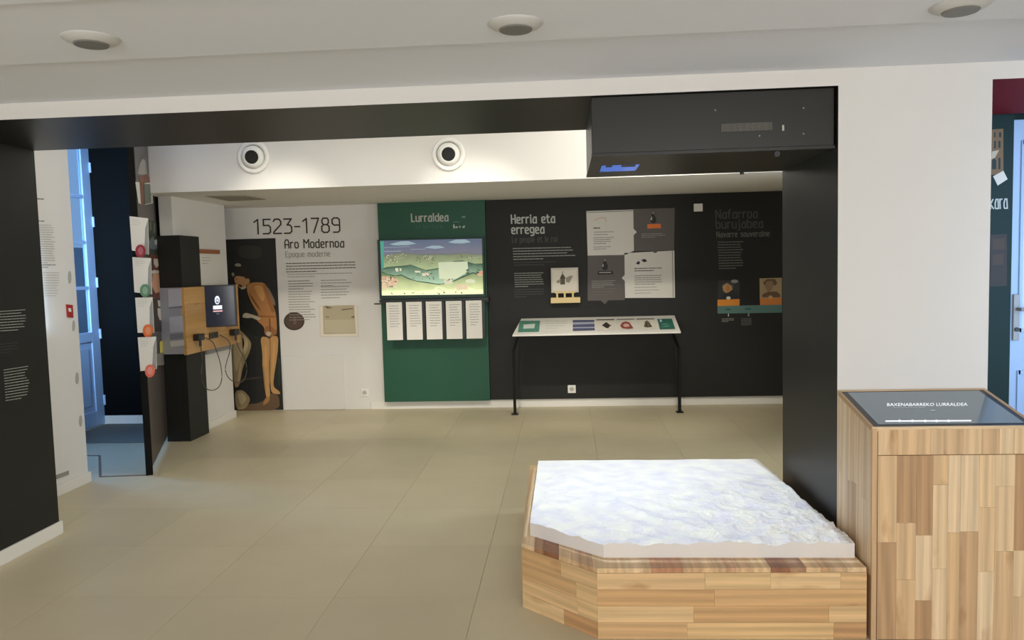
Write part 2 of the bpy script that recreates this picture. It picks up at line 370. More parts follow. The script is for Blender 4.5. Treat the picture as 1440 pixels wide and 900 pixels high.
# front wall with its two openings; the opening faces are painted
mb = MB()
mb.box(-4.7, -3.0, YF, YJ, 0, 2.32, 0, {'+x': 1})                       # left jamb block
mb.box(-3.0, 1.174, YF, YJ, ZS, 3.2, 0, {'-z': 1})                      # header over the wide opening
mb.box(1.174, 1.802, YF, YJ, 0, 3.2, 0, {'-x': 1})                      # pier
mb.box(1.802, 3.3, YF, YJ, ZS, 3.2, 0, {'-z': 2})                       # header over the right opening
mb.box(-4.7, -3.0, YF, YJ, 2.32, 3.2, 0)
wf = struct(mb.build('wall_front', [WHITE, BLACK, BURG]))
LJ = ((-3.0, 0, 0), (1, 0, 0))
wht = ink((170, 170, 160)); dim = ink((66, 66, 60)); gry = ink((110, 110, 104))
copytext('body_text', -6, 438, 42, 8, 3.9, LJ, wht, wf, th=.9, slope=-.07, lean=.07, ragged=.15)
copytext('body_text', 5, 520, 36, 12, 3.9, LJ, wht, wf, th=.9, slope=-.16, lean=.07, ragged=.2)
copytext('body_text', 0, 484, 30, 4, 4, LJ, dim, wf, th=.8, slope=-.12, lean=.07)
struct(box('baseboard_left', (-3.0, -2.985, YF, YJ + .012, 0, .075), TRIM, bevel=.002))
# second left wall, further back
w2 = struct(box('wall_left', (-3.80, -3.53, YJ, 5.34, 0, 3.2), WHITE))
struct(MB().box(-3.53, -3.515, YJ, 5.355, 0, .075).box(-3.80, -3.53, 5.34, 5.355, 0, .075).build('baseboard_left', TRIM, bevel=.002))
W2 = ((-3.53, 0, 0), (1, 0, 0))
drk = ink((104, 101, 94)); mid = ink((172, 169, 160)); lgt = ink((186, 184, 175))
copytext('body_text', 46, 278.5, 22, 1, 4, W2, drk, w2, th=1.6, slope=.04, ragged=0)
copytext('body_text', 53, 310, 20, 1, 4, W2, drk, w2, th=1.3, slope=.04, ragged=0)
copytext('body_text', 55, 316, 21, 17, 3.3, W2, mid, w2, th=.9, slope=.03, lean=.08)
copytext('body_text', 59, 372, 22, 2, 3.4, W2, drk, w2, th=.9, slope=0, lean=.08)
copytext('body_text', 60, 383, 24, 10, 3.6, W2, lgt, w2, th=.9, slope=0, lean=.08)
sg = thing('wall_sign', (-3.53, 5.24, 1.2), 'small red safety sign with a white pictogram at the edge of the white wall', 'sign')
S2 = ((-3.53, 0, 0), (1, 0, 0))
q = [atX(92.5, 428, -3.528), atX(101, 429, -3.528), atX(102, 447, -3.528), atX(94, 446, -3.528)]
MB().prism(q, (.008, 0, 0)).build('plate', ink((168, 44, 34)), sg)
flat('pictogram', [(PAPER, [[(96, 433), (100, 433.5), (100.4, 439), (96.6, 438)]])], ((-3.52, 0, 0), (1, 0, 0)), .0012, sg)
gv = [atX(79, 668, -3.53), atX(96, 662, -3.53), atX(96, 667.5, -3.53), atX(79, 673.5, -3.53)]
g_ = MB().prism(gv, (.006, 0, 0)).build('floor_label', ink((150, 148, 140)))
tag(g_, 'small grey strip label low on the white wall just above its skirting board', 'label')
# dark spots (magnets) along the corner edge of that wall
for i, (x, y, r) in enumerate([(97.5, 390, 4.5), (103, 458, 4), (108, 532, 4.2), (113, 592, 4)]):
    q = [atX(a, b, -3.53) for a, b in ell(x, y, r * .5, r * 2.0, 14)]
    o = MB().prism(q, (.004, 0, 0)).build('wall_dot', ink((176, 174, 163)))
    tag(o, 'faint grey dot on the white text wall edge, ' + ['topmost of four', 'second from the top', 'third from the top', 'lowest of four'][i], 'wall marker', 'grey dots on the wall edge')

# hall: door wall, black wall, door
struct(MB().box(-5.0, -4.78, YJ, 5.62, 0, 3.2).box(-4.80, -4.78, 7.492, 7.62, 0, 3.2).box(-5.0, -4.78, 5.62, 7.5, 2.98, 3.2).build('wall_hall', WHITE))
struct(box('wall_hall_back', (-4.78, -3.62, 7.5, 7.62, 0, 3.2), BLUEBLACK))
struct(box('baseboard_hall', (-4.78, -3.95, 7.485, 7.5, 0, .085), TRIM))
DOORM = mat('blue_door_paint', (166, 194, 228), .5)
gl = bpy.data.materials.new('clear_glass'); gl.use_nodes = True; nt = gl.node_tree
for n_ in list(nt.nodes): nt.nodes.remove(n_)
t_ = nt.nodes.new('ShaderNodeBsdfTransparent'); gg = nt.nodes.new('ShaderNodeBsdfGlossy'); gg.inputs['Roughness'].default_value = .03
fr = nt.nodes.new('ShaderNodeFresnel'); mx = nt.nodes.new('ShaderNodeMixShader'); ou = nt.nodes.new('ShaderNodeOutputMaterial')
t_.inputs[0].default_value = (.85, .93, .95, 1)
mx.inputs[0].default_value = .07; nt.links.new(t_.outputs[0], mx.inputs[1]); nt.links.new(gg.outputs[0], mx.inputs[2]); nt.links.new(mx.outputs[0], ou.inputs[0])
def leaf(name, y0, y1, hinge_hi):
    d = bpy.data.objects.new(name, None); COL.objects.link(d); d.location = (-4.75, y0, 0); d['kind'] = 'structure'
    X0, X1 = -4.77, -4.73; st = .13; rails = [0.0, .957, 1.40, 1.85, 2.30, 2.76]
    mb = MB().box(X0, X1, y0, y0 + st, 0.01, 2.95).box(X0, X1, y1 - st, y1, 0.01, 2.95)
    mb.box(X0, X1, y0 + st, y1 - st, 2.78, 2.95).box(X0, X1, y0 + st, y1 - st, .86, .957).box(X0, X1, y0 + st, y1 - st, .01, .16)
    mb.box(X0 + .012, X1 - .012, y0 + st, y1 - st, .16, .86).box(X0 + .004, X1 - .004, y0 + st + .06, y1 - st - .06, .22, .80)
    mb.build('door_frame', DOORM, d, bevel=.004)
    for z in rails[2:5]: box('glazing_bar', (X0 + .004, X1 - .002, y0 + st, y1 - st, z - .016, z + .016), DOORM, d)
    zs = [.957] + [1.40, 1.85, 2.30] + [2.78]
    for i in range(4): box('pane', (-4.753, -4.747, y0 + st, y1 - st, zs[i], zs[i + 1]), gl, d)
    if hinge_hi:
        for z in (.25, .93, 1.45, 2.06, 2.60): MB().tube([(-4.722, y1 - .006, z - .05), (-4.722, y1 - .006, z + .05)], .012).build('hinge', DOORM, d)
    return d
leaf('door_1', 6.56, 7.49, True); leaf('door_2', 5.63, 6.555, False)
# outside wall seen through the panes
struct(box('wall_outside', (-6.6, -6.4, 4.0, 14.0, -.1, 1.9), mat('outside_stone', (128, 138, 152), .9, noise_amt=.45, nscale=2.2)))
struct(box('ground_outside', (-9, -5.0, 4.0, 14.0, -.2, -.05), mat('outside_ground', (110, 112, 112), .9)))
# sunk door mat with its frame
mt_ = thing('door_mat', (-4.2, 6.2, 0), 'grey entrance mat lying in front of the pale blue door', 'mat')
q = [atZ(122, 622, .004), atZ(165, 622, .004), atZ(206, 622, .004), atZ(200, 605, .004), atZ(120, 608, .004)]
MB().prism([(-4.70, 6.60, .0), (-3.80, 6.60, .0), (-4.06, 7.2, .0), (-4.10, 7.46, .0), (-4.70, 7.46, 0)], (0, 0, .006)).build('mat_pile', HALLM, mt_)
fr_ = MB()
A, B, C_, D_ = atZ(122.7, 641, 0), atZ(140, 641, 0), atZ(141, 670.6, 0), atZ(211, 668.3, 0)
def strip(mb, a, b, wd=.018, h=.004):
    d = (b - a).normalized(); q = Vector((-d.y, d.x, 0)) * wd / 2
    mb.prism([a + q, b + q, b - q, a - q], (0, 0, h))
strip(fr_, A, B); strip(fr_, B, C_); strip(fr_, C_, D_)
o = fr_.build('threshold_strip', ink((118, 98, 76))); tag(o, 'thin brown metal threshold strip set in the floor by the brown partition', 'floor strip')

# rear room walls
wl = struct(box('wall_left', (-3.60, -3.48, 6.68, 7.75, 0, 2.206), WHITE))
struct(box('baseboard_left', (-3.48, -3.465, 6.99, 7.762, 0, .075), TRIM, bevel=.002))
struct(box('wall_recess', (-3.98, -3.88, 7.62, YB, 0, 2.206), WHITE))
wb = struct(box('wall_back', (-3.98, 3.2, YB, YB + .2, 0, 3.2), WHITE))
struct(MB().box(-2.12, 3.0, YB - .015, YB, 0, .085).build('baseboard_back', TRIM, bevel=.002))
struct(box('wall_right', (3.0, 3.2, YJ, YB, 0, 3.2), WHITE))
struct(box('ceiling_bulkhead', (-3.62, 3.0, 6.38, YB, 2.206, 3.2), WHITE))
struct(box('ceiling_rear', (-5.0, 3.2, YF + .2, YB + .2, 3.2, 3.3), CEIL))
# front room shell
struct(box('wall_left', (-4.7, -4.5, -3.1, YF, 0, 2.5), WHITE))
struct(box('wall_right', (3.2, 3.4, -3.1, YJ, 0, 3.2), WHITE))
struct(box('wall_rear', (-4.7, 3.4, -3.2, -3.0, 0, 2.5), WHITE))
mb = MB().box(-4.7, 3.4, -3.2, 3.42, 2.302, 2.5).box(-4.5, 3.2, -3.0, 2.665, 2.262, 2.302).box(-4.5, 3.2, -3.0, 2.05, 2.246, 2.262)
cl = struct(mb.build('ceiling', CEIL, bevel=.006))
# right opening: green wall and door
gw = struct(MB().box(1.75, 2.392, 4.30, 4.40, 0, 3.2).box(2.392, 3.2, 4.36, 4.40, 2.215, 3.2).build('wall_green', DKGREEN))
GP = ((0, 4.30, 0), (0, 1, 0))
flat('castle_print', [(ink((124, 100, 70)), [[(1395, 182), (1411, 181), (1411, 240), (1404, 246), (1394, 246)]]),
    (ink((30, 50, 50)), [[(1398, 186), (1400, 186), (1400, 193), (1398, 193)], [(1405, 186), (1408, 186), (1408, 193), (1405, 193)], [(1398, 198), (1400.5, 198), (1400.5, 209), (1398, 209)], [(1404, 198), (1407, 198), (1407, 208), (1404, 208)], [(1395, 226), (1398, 222), (1401, 226), (1401, 238), (1395, 238)], [(1404, 222), (1407, 222), (1407, 238), (1404, 238)]]),
    (ink((196, 186, 160)), [[(1395, 213), (1405, 211), (1399, 222), (1394, 224)]]),
    (ink((222, 218, 206)), [[(1396.5, 248), (1411, 240), (1417, 252), (1403, 261)]])], GP, .002, gw)
lettering('lettering', 'kara', 1393, 293.5, 19, 23.5, GP, ink((190, 195, 190)), gw, off=.002, slope=-.03, sw=.1)
flat('brown_print', [(ink((52, 48, 46)), [[(1393, 330), (1416, 329), (1416, 402), (1392, 403)]]), (ink((70, 58, 50)), [[(1396, 336), (1413, 335), (1413, 350), (1396, 351)], [(1396, 358), (1411, 357), (1411, 372), (1396, 373)]])], GP, .002, gw)
d3 = bpy.data.objects.new('door_3', None); COL.objects.link(d3); d3.location = (2.8, 4.33, 0); d3['kind'] = 'structure'
mb = MB().box(2.395, 3.195, 4.31, 4.35, .01, 2.21)
mb.build('door_panel', DOORM, d3, bevel=.003)
box('pane', (2.45, 3.1, 4.305, 4.312, 1.1, 2.08), mat('frosted_blue_glass', (190, 208, 226), .2), d3)
for i, b in enumerate([(2.44, 3.11, 4.300, 4.312, 2.08, 2.10), (2.44, 3.11, 4.300, 4.312, 1.08, 1.10), (2.435, 2.45, 4.300, 4.312, 1.08, 2.10), (2.44, 3.1, 4.300, 4.312, .85, .87), (2.435, 2.45, 4.300, 4.312, .15, .87)]):
    box('moulding', b, DOORM, d3)
hp = atY(1429, 445, 4.30)
hd = MB().box(hp.x - .016, hp.x + .016, 4.295, 4.31, hp.z - .13, hp.z + .12).build('handle_plate', STEEL, d3, bevel=.003)
MB().tube([(hp.x, 4.30, hp.z + .04), (hp.x, 4.255, hp.z + .04), (hp.x + .11, 4.25, hp.z + .04)], .009).build('door_lever', STEEL, d3)
MB().lathe([(.012, 0), (.012, .012)], (hp.x, 4.30, hp.z - .07), (0, -1, 0), 16).build('keyhole', METAL, d3)

# ================================================================ CEILING FITTINGS
EDG = ['left-hand', 'middle', 'right-hand']
for i, (px, py) in enumerate([(128, 54), (725, 33), (1351, 7)]):
    c = atZ(px, py, 2.262); t = thing('ceiling_lamp', (c.x, c.y, 2.262), 'round white surface ceiling lamp with grey lens, ' + EDG[i] + ' one of three above the dark beam', 'lamp', 'round lamps on the front ceiling')
    MB().lathe([(.088, 0), (.086, .003), (.078, .009), (.062, .016), (.054, .0185)], (c.x, c.y, 2.262), (0, 0, -1), 40).build('lamp_rim', mat('lamp_grey', (204, 203, 198), .6), t, smooth=True)
    MB().lathe([(.054, .0175), (.050, .0225), (.02, .0235)], (c.x, c.y, 2.262), (0, 0, -1), 32).build('lens', GREY, t)
for i, (px, py) in enumerate([(356.5, 221), (631, 217)]):
    c = atY(px, py, 6.38)
    t = thing('air_nozzle', (c.x, 6.38, c.z), ['round white jet air nozzle on the bulkhead, above the year lettering', 'round white jet air nozzle on the bulkhead, above the green panel'][i], 'air vent', 'air nozzles on the bulkhead')
    MB().lathe([(.138, 0), (.138, .012), (.128, .022), (.108, .020), (.098, .008), (.098, .002)], (c.x, 6.38, c.z), (0, -1, 0), 48).build('outer_ring', PLAST, t, smooth=True)
    ax = Vector((.10, -1, -.12)).normalized(); o_ = Vector((c.x, 6.38, c.z))
    MB().lathe([(.095, .005), (.093, .025), (.080, .045), (.060, .058), (.055, .056), (.050, .03)], o_, ax, 48).build('swivel_jet', PLAST, t, smooth=True)
    MB().lathe([(.056, .050), (.052, .0515), (.01, .052)], o_ + ax * .0065, ax, 32).build('throat', DARKH, t)
q = [atZ(x, y, 2.206) for x, y in [(288, 275), (346, 274.4), (374, 279.6), (322, 282)]]
o = MB().prism(q, (0, 0, -.008)).build('ceiling_panel', ink((150, 144, 130))); tag(o, 'flat grey diamond panel under the lowered ceiling above the painting of a man', 'air vent')  # thin grey diamond on the underside of the bulkhead

# projector housing under the opening header
t = thing('projector_housing', (.65, 3.8, 1.975), 'long black projector box hanging under the dark beam above the relief map', 'projector')
HB = mat('housing_black', (38, 37, 32), .36, spec=.4, noise_amt=.06, nscale=3)
box('casing', (.132, 1.168, 3.43, 4.215, 1.985, 2.2295), HB, t, bevel=.003)
bp = MB()
x0, x1, y0, y1 = .19, .37, 3.74, 3.98
bp.box(.130, x0, 3.425, 4.22, 1.972, 1.985).box(x1, 1.17, 3.425, 4.22, 1.972, 1.985).box(x0, x1, 3.425, y0, 1.972, 1.985).box(x0, x1, y1, 4.22, 1.972, 1.985)
bp.build('bottom_plate', HB, t)
box('projection_window', (x0, x1, y0, y1, 1.9715, 1.9765), mat('blue_window', (30, 60, 160), .2, emit=(64, 112, 205), estr=.75), t)
for b in ((x0 + .02, x0 + .05, y0 - .002, y0 + .035), (x1 - .085, x1 - .02, y0 - .002, y0 + .045), (x0 - .012, x0 + .02, y1 - .01, y1 + .03)):
    box('window_clip', (*b, 1.9675, 1.9715), METAL, t)
vx0 = atY(1014, 186, 3.43); vx1 = atY(1084, 172, 3.43)
mb = MB()
for i in range(7):
    z = vx0.z + (vx1.z - vx0.z) * (i + .3) / 7; mb.box(vx0.x, vx1.x, 3.424, 3.43, z, z + .003)
for i in range(9):
    x = vx0.x + (vx1.x - vx0.x) * i / 8; mb.box(x, x + .003, 3.423, 3.43, vx0.z, vx1.z)
mb.build('vent_grille', ink((104, 102, 94)), t, kind='stuff')
for x, y in ((1006, 155), (1068, 191), (1130, 188), (1130, 152)):
    c = atY(x, y, 3.43); MB().lathe([(.004, 0), (.003, .003)], (c.x, 3.43, c.z), (0, -1, 0), 10).build('screw', STEEL, t)
c = atY(1101, 180, 3.43); box('indicator', (c.x - .004, c.x + .004, 3.425, 3.43, c.z - .012, c.z + .012), ink((190, 188, 175)), t)
c = atY(1092, 217, 3.43); MB().lathe([(.014, 0), (.012, .012)], (c.x, 3.43, c.z), (0, -1, 0), 14).build('knob', METAL, t)
MB().lathe([(.011, 0), (.011, .012)], (.955, 4.21, 1.972), (0, 0, -1), 14).build('knob', METAL, t)

# ================================================================ BACK WALL
BW = ((0, YB, 0), (0, 1, 0))
DK = ink((52, 46, 38)); TX = ink((112, 106, 94)); TXL = ink((146, 140, 126))
lettering('lettering', '1523-1789', 358, 329, 20, 120, BW, DK, wb, sw=.10, slope=-.022)
lettering('lettering', 'Aro Modernoa', 401, 349, 11.5, 82.5, BW, DK, wb, sw=.14, slope=-.02)
lettering('lettering', 'Epoque moderne', 402, 361.5, 7.5, 62, BW, TXL, wb, sw=.11, slope=-.02)
copytext('body_text', 402, 370, 99, 4, 3.9, BW, TX, wb, th=1.3, ragged=.04)
copytext('body_text', 404, 385.5, 94, 2, 3.6, BW, TXL, wb, th=.8, ragged=.05)
copytext('body_text', 405, 395, 38, 4, 3.7, BW, TX, wb, th=.9)
copytext('body_text', 405, 410, 38, 12, 3.6, BW, TXL, wb, th=.9)
copytext('body_text', 451, 394, 45, 3, 3.7, BW, TXL, wb, th=.9)
copytext('body_text', 451, 403, 45, 5, 3.9, BW, TXL, wb, th=.9)
flat('round_seal_print', [(ink((70, 58, 46)), [ell(413.6, 451.8, 14.6, 12.8, 28)]), (ink((86, 68, 56)), [ell(413.6, 451.8, 12, 10.5, 24)]), (ink((112, 88, 74)), [[(412, 456), (413, 447), (416, 446), (417, 456)]])], BW, .002, wb)
flat('map_print', [(ink((216, 208, 190)), [quad(449, 430, 503, 474, -.01, 1)]), (ink((232, 224, 206)), [quad(450, 431, 502, 473, -.01, 1)]), (ink((186, 174, 144)), [[(454, 430), (498, 429), (500.5, 469), (455, 470)]]),
    (ink((198, 188, 158)), [[(456, 450), (499, 449), (500, 467.5), (457, 468)]]), (ink((112, 98, 74)), [[(456, 430), (459, 430.5), (468, 433), (460, 434)], [(480, 435), (496.5, 433.2), (496.5, 434.4), (481, 436.4)], [(458, 445), (463, 445.4), (462, 446.6), (458, 446)], [(494, 445.5), (498, 444), (498.5, 446.8), (494, 446.8)]])], BW, .002, wb)
# access panel
q = [atY(x, y, YB) for x, y in [(397.5, 500.5), (482.5, 499.5), (485, 574.2), (399, 575.6)]]
MB().prism([(q[0].x, YB, q[0].z), (q[1].x, YB, q[0].z), (q[1].x, YB, .002), (q[0].x, YB, .002)], (0, -.016, 0)).build('access_panel', WHITE, wb, bevel=.003)
def socket(px, py, Y, label):
    c = atY(px, py, Y); t = thing('wall_socket', (c.x, Y, c.z), label, 'socket', 'white wall sockets')
    box('cover_plate', (c.x - .042, c.x + .042, Y - .010, Y, c.z - .042, c.z + .042), PLAST, t, bevel=.003)
    MB().lathe([(.024, 0), (.024, .003), (.021, .003), (.020, .0005)], (c.x, Y - .010, c.z), (0, -1, 0), 24).build('socket_well', ink((190, 188, 180)), t)
    mb = MB()
    for dx in (-.009, .009): mb.lathe([(.003, 0), (.003, .001)], (c.x + dx, Y - .0135, c.z), (0, -1, 0), 8)
    mb.build('pin_hole', METAL, t)
socket(513, 552, YB, 'white wall socket low on the white wall left of the green panel')

# mural print of a man in a tan doublet
t = thing('mural_print', (-3.4, YB, 0), 'tall dark printed painting of a man in a tan doublet and stockings', 'painting')
pr = MB().prism([(-3.82, YB - .001, .004), (-3.10, YB - .001, .004), (-3.10, YB - .001, 1.875), (-3.82, YB - .001, 1.875)], (0, -.004, 0)).build('print_sheet', ink((30, 30, 26)), t)
MU = ((0, YB - .005, 0), (0, 1, 0))
def mp(*pts):
    P = [(310 + x / 3.462, 330 + y / 3.462) for x, y in pts]
    for _ in range(2):
        Q = []
        for i in range(len(P)):
            a, b = P[i], P[(i + 1) % len(P)]
            Q += [(a[0] * .8 + b[0] * .2, a[1] * .8 + b[1] * .2), (a[0] * .2 + b[0] * .8, a[1] * .2 + b[1] * .8)]
        P = Q
    return P
sk = ink((186, 138, 92)); tan = ink((188, 130, 74)); tan2 = ink((160, 104, 56)); hair = ink((40, 30, 22)); pale = ink((190, 170, 130)); pale2 = ink((158, 138, 100)); stock = ink((196, 150, 92)); stock2 = ink((166, 122, 72)); wht2 = ink((196, 184, 158)); brn = ink((104, 80, 54)); blk2 = ink((22, 22, 18)); shd = ink((48, 46, 38))
flat('painted_figure', [
    (shd, [mp((85, 60), (130, 50), (200, 60), (200, 110), (150, 120), (90, 110)), mp((160, 300), (190, 300), (210, 480), (160, 520))]),
    (brn, [mp((75, 865), (290, 855), (285, 780), (240, 770), (200, 820), (90, 830))]),
    (ink((36, 52, 42)), [mp((280, 600), (292, 600), (292, 740), (282, 740))]),
    (pale2, [mp((52, 480), (90, 455), (150, 520), (148, 560), (110, 640), (92, 740), (66, 745)), mp((70, 760), (110, 755), (150, 800), (120, 850), (75, 850))]),
    (pale, [mp((60, 490), (88, 470), (120, 520), (100, 600), (72, 690)), mp((105, 480), (140, 520), (120, 590), (108, 560)), mp((80, 775), (105, 765), (130, 800), (100, 838)), mp((90, 640), (106, 600), (98, 700), (82, 730))]),
    (stock, [mp((193, 495), (238, 500), (240, 560), (236, 640), (238, 720), (243, 790), (222, 795), (214, 720), (204, 640), (205, 580)), mp((240, 495), (282, 492), (280, 560), (272, 620), (262, 680), (256, 740), (290, 765), (290, 778), (246, 772), (243, 700), (244, 600))]),
    (stock2, [mp((236, 500), (246, 500), (246, 640), (242, 740), (238, 700), (240, 600)), mp((205, 640), (212, 640), (222, 760), (216, 760)), mp((222, 790), (243, 790), (236, 815), (212, 830), (206, 826))]),
    (tan, [mp((128, 245), (155, 232), (212, 232), (230, 260), (250, 320), (272, 390), (276, 480), (240, 500), (212, 480), (214, 450), (178, 420), (175, 400), (190, 395), (150, 330), (130, 280))]),
    (tan2, [mp((205, 240), (215, 236), (240, 300), (268, 370), (250, 385), (228, 320)), mp((176, 392), (272, 396), (272, 404), (178, 402)), mp((214, 450), (240, 440), (275, 470), (275, 484), (240, 500), (214, 486)), mp((150, 300), (156, 298), (200, 370), (194, 374))]),
    (ink((140, 116, 92)), [mp((222, 250), (238, 265), (265, 320), (268, 350), (248, 330))]),
    (wht2, [mp((112, 385), (125, 380), (160, 390), (200, 408), (184, 418), (150, 402), (120, 412), (106, 400)), mp((96, 258), (110, 250), (128, 250), (122, 262), (104, 268)), mp((225, 470), (252, 476), (238, 496), (222, 488))]),
    (hair, [mp((62, 200), (70, 175), (100, 160), (130, 165), (150, 195), (148, 225), (120, 230), (70, 215))]),
    (sk, [mp((66, 210), (80, 200), (118, 206), (140, 214), (144, 234), (118, 252), (98, 262), (82, 250), (70, 232))]),
    (hair, [mp((86, 240), (104, 246), (108, 252), (92, 256)), mp((118, 200), (134, 204), (130, 216), (120, 214)), mp((76, 214), (84, 213), (84, 216), (76, 217))]),
    (ink((150, 146, 128)), [mp((66, 150), (80, 138), (98, 142), (102, 154), (84, 156)), mp((52, 190), (62, 182), (70, 196), (60, 206))]),
    (blk2, [mp((90, 400), (170, 412), (214, 450), (214, 490), (170, 500), (150, 470), (96, 440)), mp((140, 560), (172, 520), (176, 820), (150, 800), (130, 700))]),
    (ink((214, 160, 96)), [mp((160, 250), (200, 246), (218, 300), (206, 330), (180, 290)), mp((214, 540), (226, 540), (226, 640), (216, 650)), mp((256, 520), (266, 520), (262, 640), (252, 660))]),
    (ink((120, 76, 42)), [mp((236, 405), (242, 404), (246, 470), (240, 480)), mp((140, 270), (150, 300), (190, 360), (186, 364), (146, 306))]),
    (ink((60, 52, 38)), [mp((100, 700), (205, 690), (205, 698), (100, 712)), mp((150, 858), (190, 858), (175, 872), (146, 870))]),
], MU, .0012, t)

# green exhibit panel with lightbox and cards
GX0, GX1 = -1.945, -.86
t = thing('exhibit_board', (-1.37, 8.09, .08), 'tall dark green exhibit panel with the title and an illuminated landscape', 'display panel')
box('board', (-1.952, -.815, 8.05, YB - .001, .088, 2.205), GREEN, t, bevel=.002)
GPn = ((0, 8.05, 0), (0, 1, 0))
lettering('lettering', 'Lurraldea', 579, 311.5, 10.5, 51, GPn, ink((182, 184, 176)), t, sw=.17, slope=-.02)
lettering('lettering', 'Le territoire', 586, 321.5, 5.5, 36, GPn, ink((52, 104, 84)), t, sw=.15, slope=-.02)
flat('emblem', [(ink((110, 150, 132)), [[(637, 312), (646, 311.5), (646, 312.3), (637, 312.8)], [(649, 304), (654, 303.5), (655, 306), (650, 306.5)]]), (ink((190, 198, 188)), [[(637, 316), (639, 315.5), (640, 321), (637.5, 321)], ell(642, 319.5, 1.6, 1.5, 8), ell(646.5, 319, 1.4, 1.4, 8), [(650, 319), (653.5, 316.5), (653.5, 320), (651, 320.8)]])], GPn, .002, t)
# lightbox
z0, z1 = 1.225, 1.812; lx0, lx1 = -1.93, -.848
fr_ = MB().box(lx0 - .02, lx1 + .02, 7.985, 8.05, z0 - .03, z0).box(lx0 - .02, lx1 + .02, 7.985, 8.05, z1, z1 + .008).box(lx0 - .02, lx0, 7.985, 8.05, z0, z1).box(lx1, lx1 + .02, 7.985, 8.05, z0, z1)
lb = fr_.build('lightbox_frame', mat('dark_green_frame', (22, 52, 42), .5), t)
def glow(name, c, c2=None, ya=340, yb=415, s=1.0):
    """back-lit print; colour runs from c at picture row ya to c2 at row yb"""
    if name in MATS: return MATS[name]
    m = bpy.data.materials.new(name); m.use_nodes = True; nt = m.node_tree; b = nt.nodes['Principled BSDF']
    b.inputs['Base Color'].default_value = (*[v * .3 for v in lin(c)], 1); b.inputs['Emission Color'].default_value = (*lin(c), 1)
    b.inputs['Emission Strength'].default_value = s
    if c2:
        g_ = nt.nodes.new('ShaderNodeNewGeometry'); s_ = nt.nodes.new('ShaderNodeSeparateXYZ'); nt.links.new(g_.outputs['Position'], s_.inputs[0])
        n_ = nt.nodes.new('ShaderNodeTexNoise'); n_.inputs['Scale'].default_value = 9; nt.links.new(g_.outputs['Position'], n_.inputs[0])
        zz = mth(nt, 'ADD', s_.outputs[2], mth(nt, 'MULTIPLY', mth(nt, 'SUBTRACT', n_.outputs[0], .5), .08))
        mr = nt.nodes.new('ShaderNodeMapRange'); mr.inputs[1].default_value = atY(608, ya, 8.02).z; mr.inputs[2].default_value = atY(608, yb, 8.02).z
        nt.links.new(zz, mr.inputs[0]); mx = nt.nodes.new('ShaderNodeMix'); mx.data_type = 'RGBA'; nt.links.new(mr.outputs[0], mx.inputs[0])
        mx.inputs[6].default_value = (*lin(c), 1); mx.inputs[7].default_value = (*lin(c2), 1); nt.links.new(mx.outputs[2], b.inputs['Emission Color'])
    MATS[name] = m
    return m
def lp(*pts): return [(530 + x / 9.0, 330 + y / 9.0) for x, y in pts]
sky = glow('lit_sky', (84, 96, 116), (112, 110, 124), 338, 356); cloud = glow('lit_cloud', (140, 160, 168))
hill1 = glow('lit_hill_far', (112, 118, 92), (168, 184, 134), 357, 380); hill2 = glow('lit_hill_mid', (64, 92, 72), (176, 206, 172), 373, 397)
hill3 = glow('lit_hill_near', (88, 112, 72), (226, 232, 170), 382, 408); glo = glow('lit_foreground', (196, 208, 146), (246, 250, 200), 400, 412)
hcl = glow('lit_panel_note', (186, 194, 164), (206, 214, 176), 368, 392)
tre = glow('lit_tree_dark', (58, 74, 54)); bld = glow('lit_building', (206, 200, 172)); mnt = glow('lit_mountain', (100, 106, 104)); teal = glow('lit_teal', (70, 150, 126))
pk = glow('lit_blossom', (206, 172, 140), (222, 196, 160), 388, 408); dedge = glow('lit_ridge', (62, 84, 66)); warm = glow('lit_roofs', (196, 128, 100))
rnd = random.Random(3)
def dots(cx, cy, sx, sy, n, r):
    return [lp(*[(cx + a, cy + b) for a, b in [(p[0], p[1]) for p in ell(dx, dy, r * rnd.uniform(.6, 1.3), r * rnd.uniform(.5, 1.0), 6)]]) for dx, dy in [(rnd.uniform(-sx, sx), rnd.uniform(-sy, sy)) for _ in range(n)]]
LBp = ((0, 8.02, 0), (0, 1, 0))
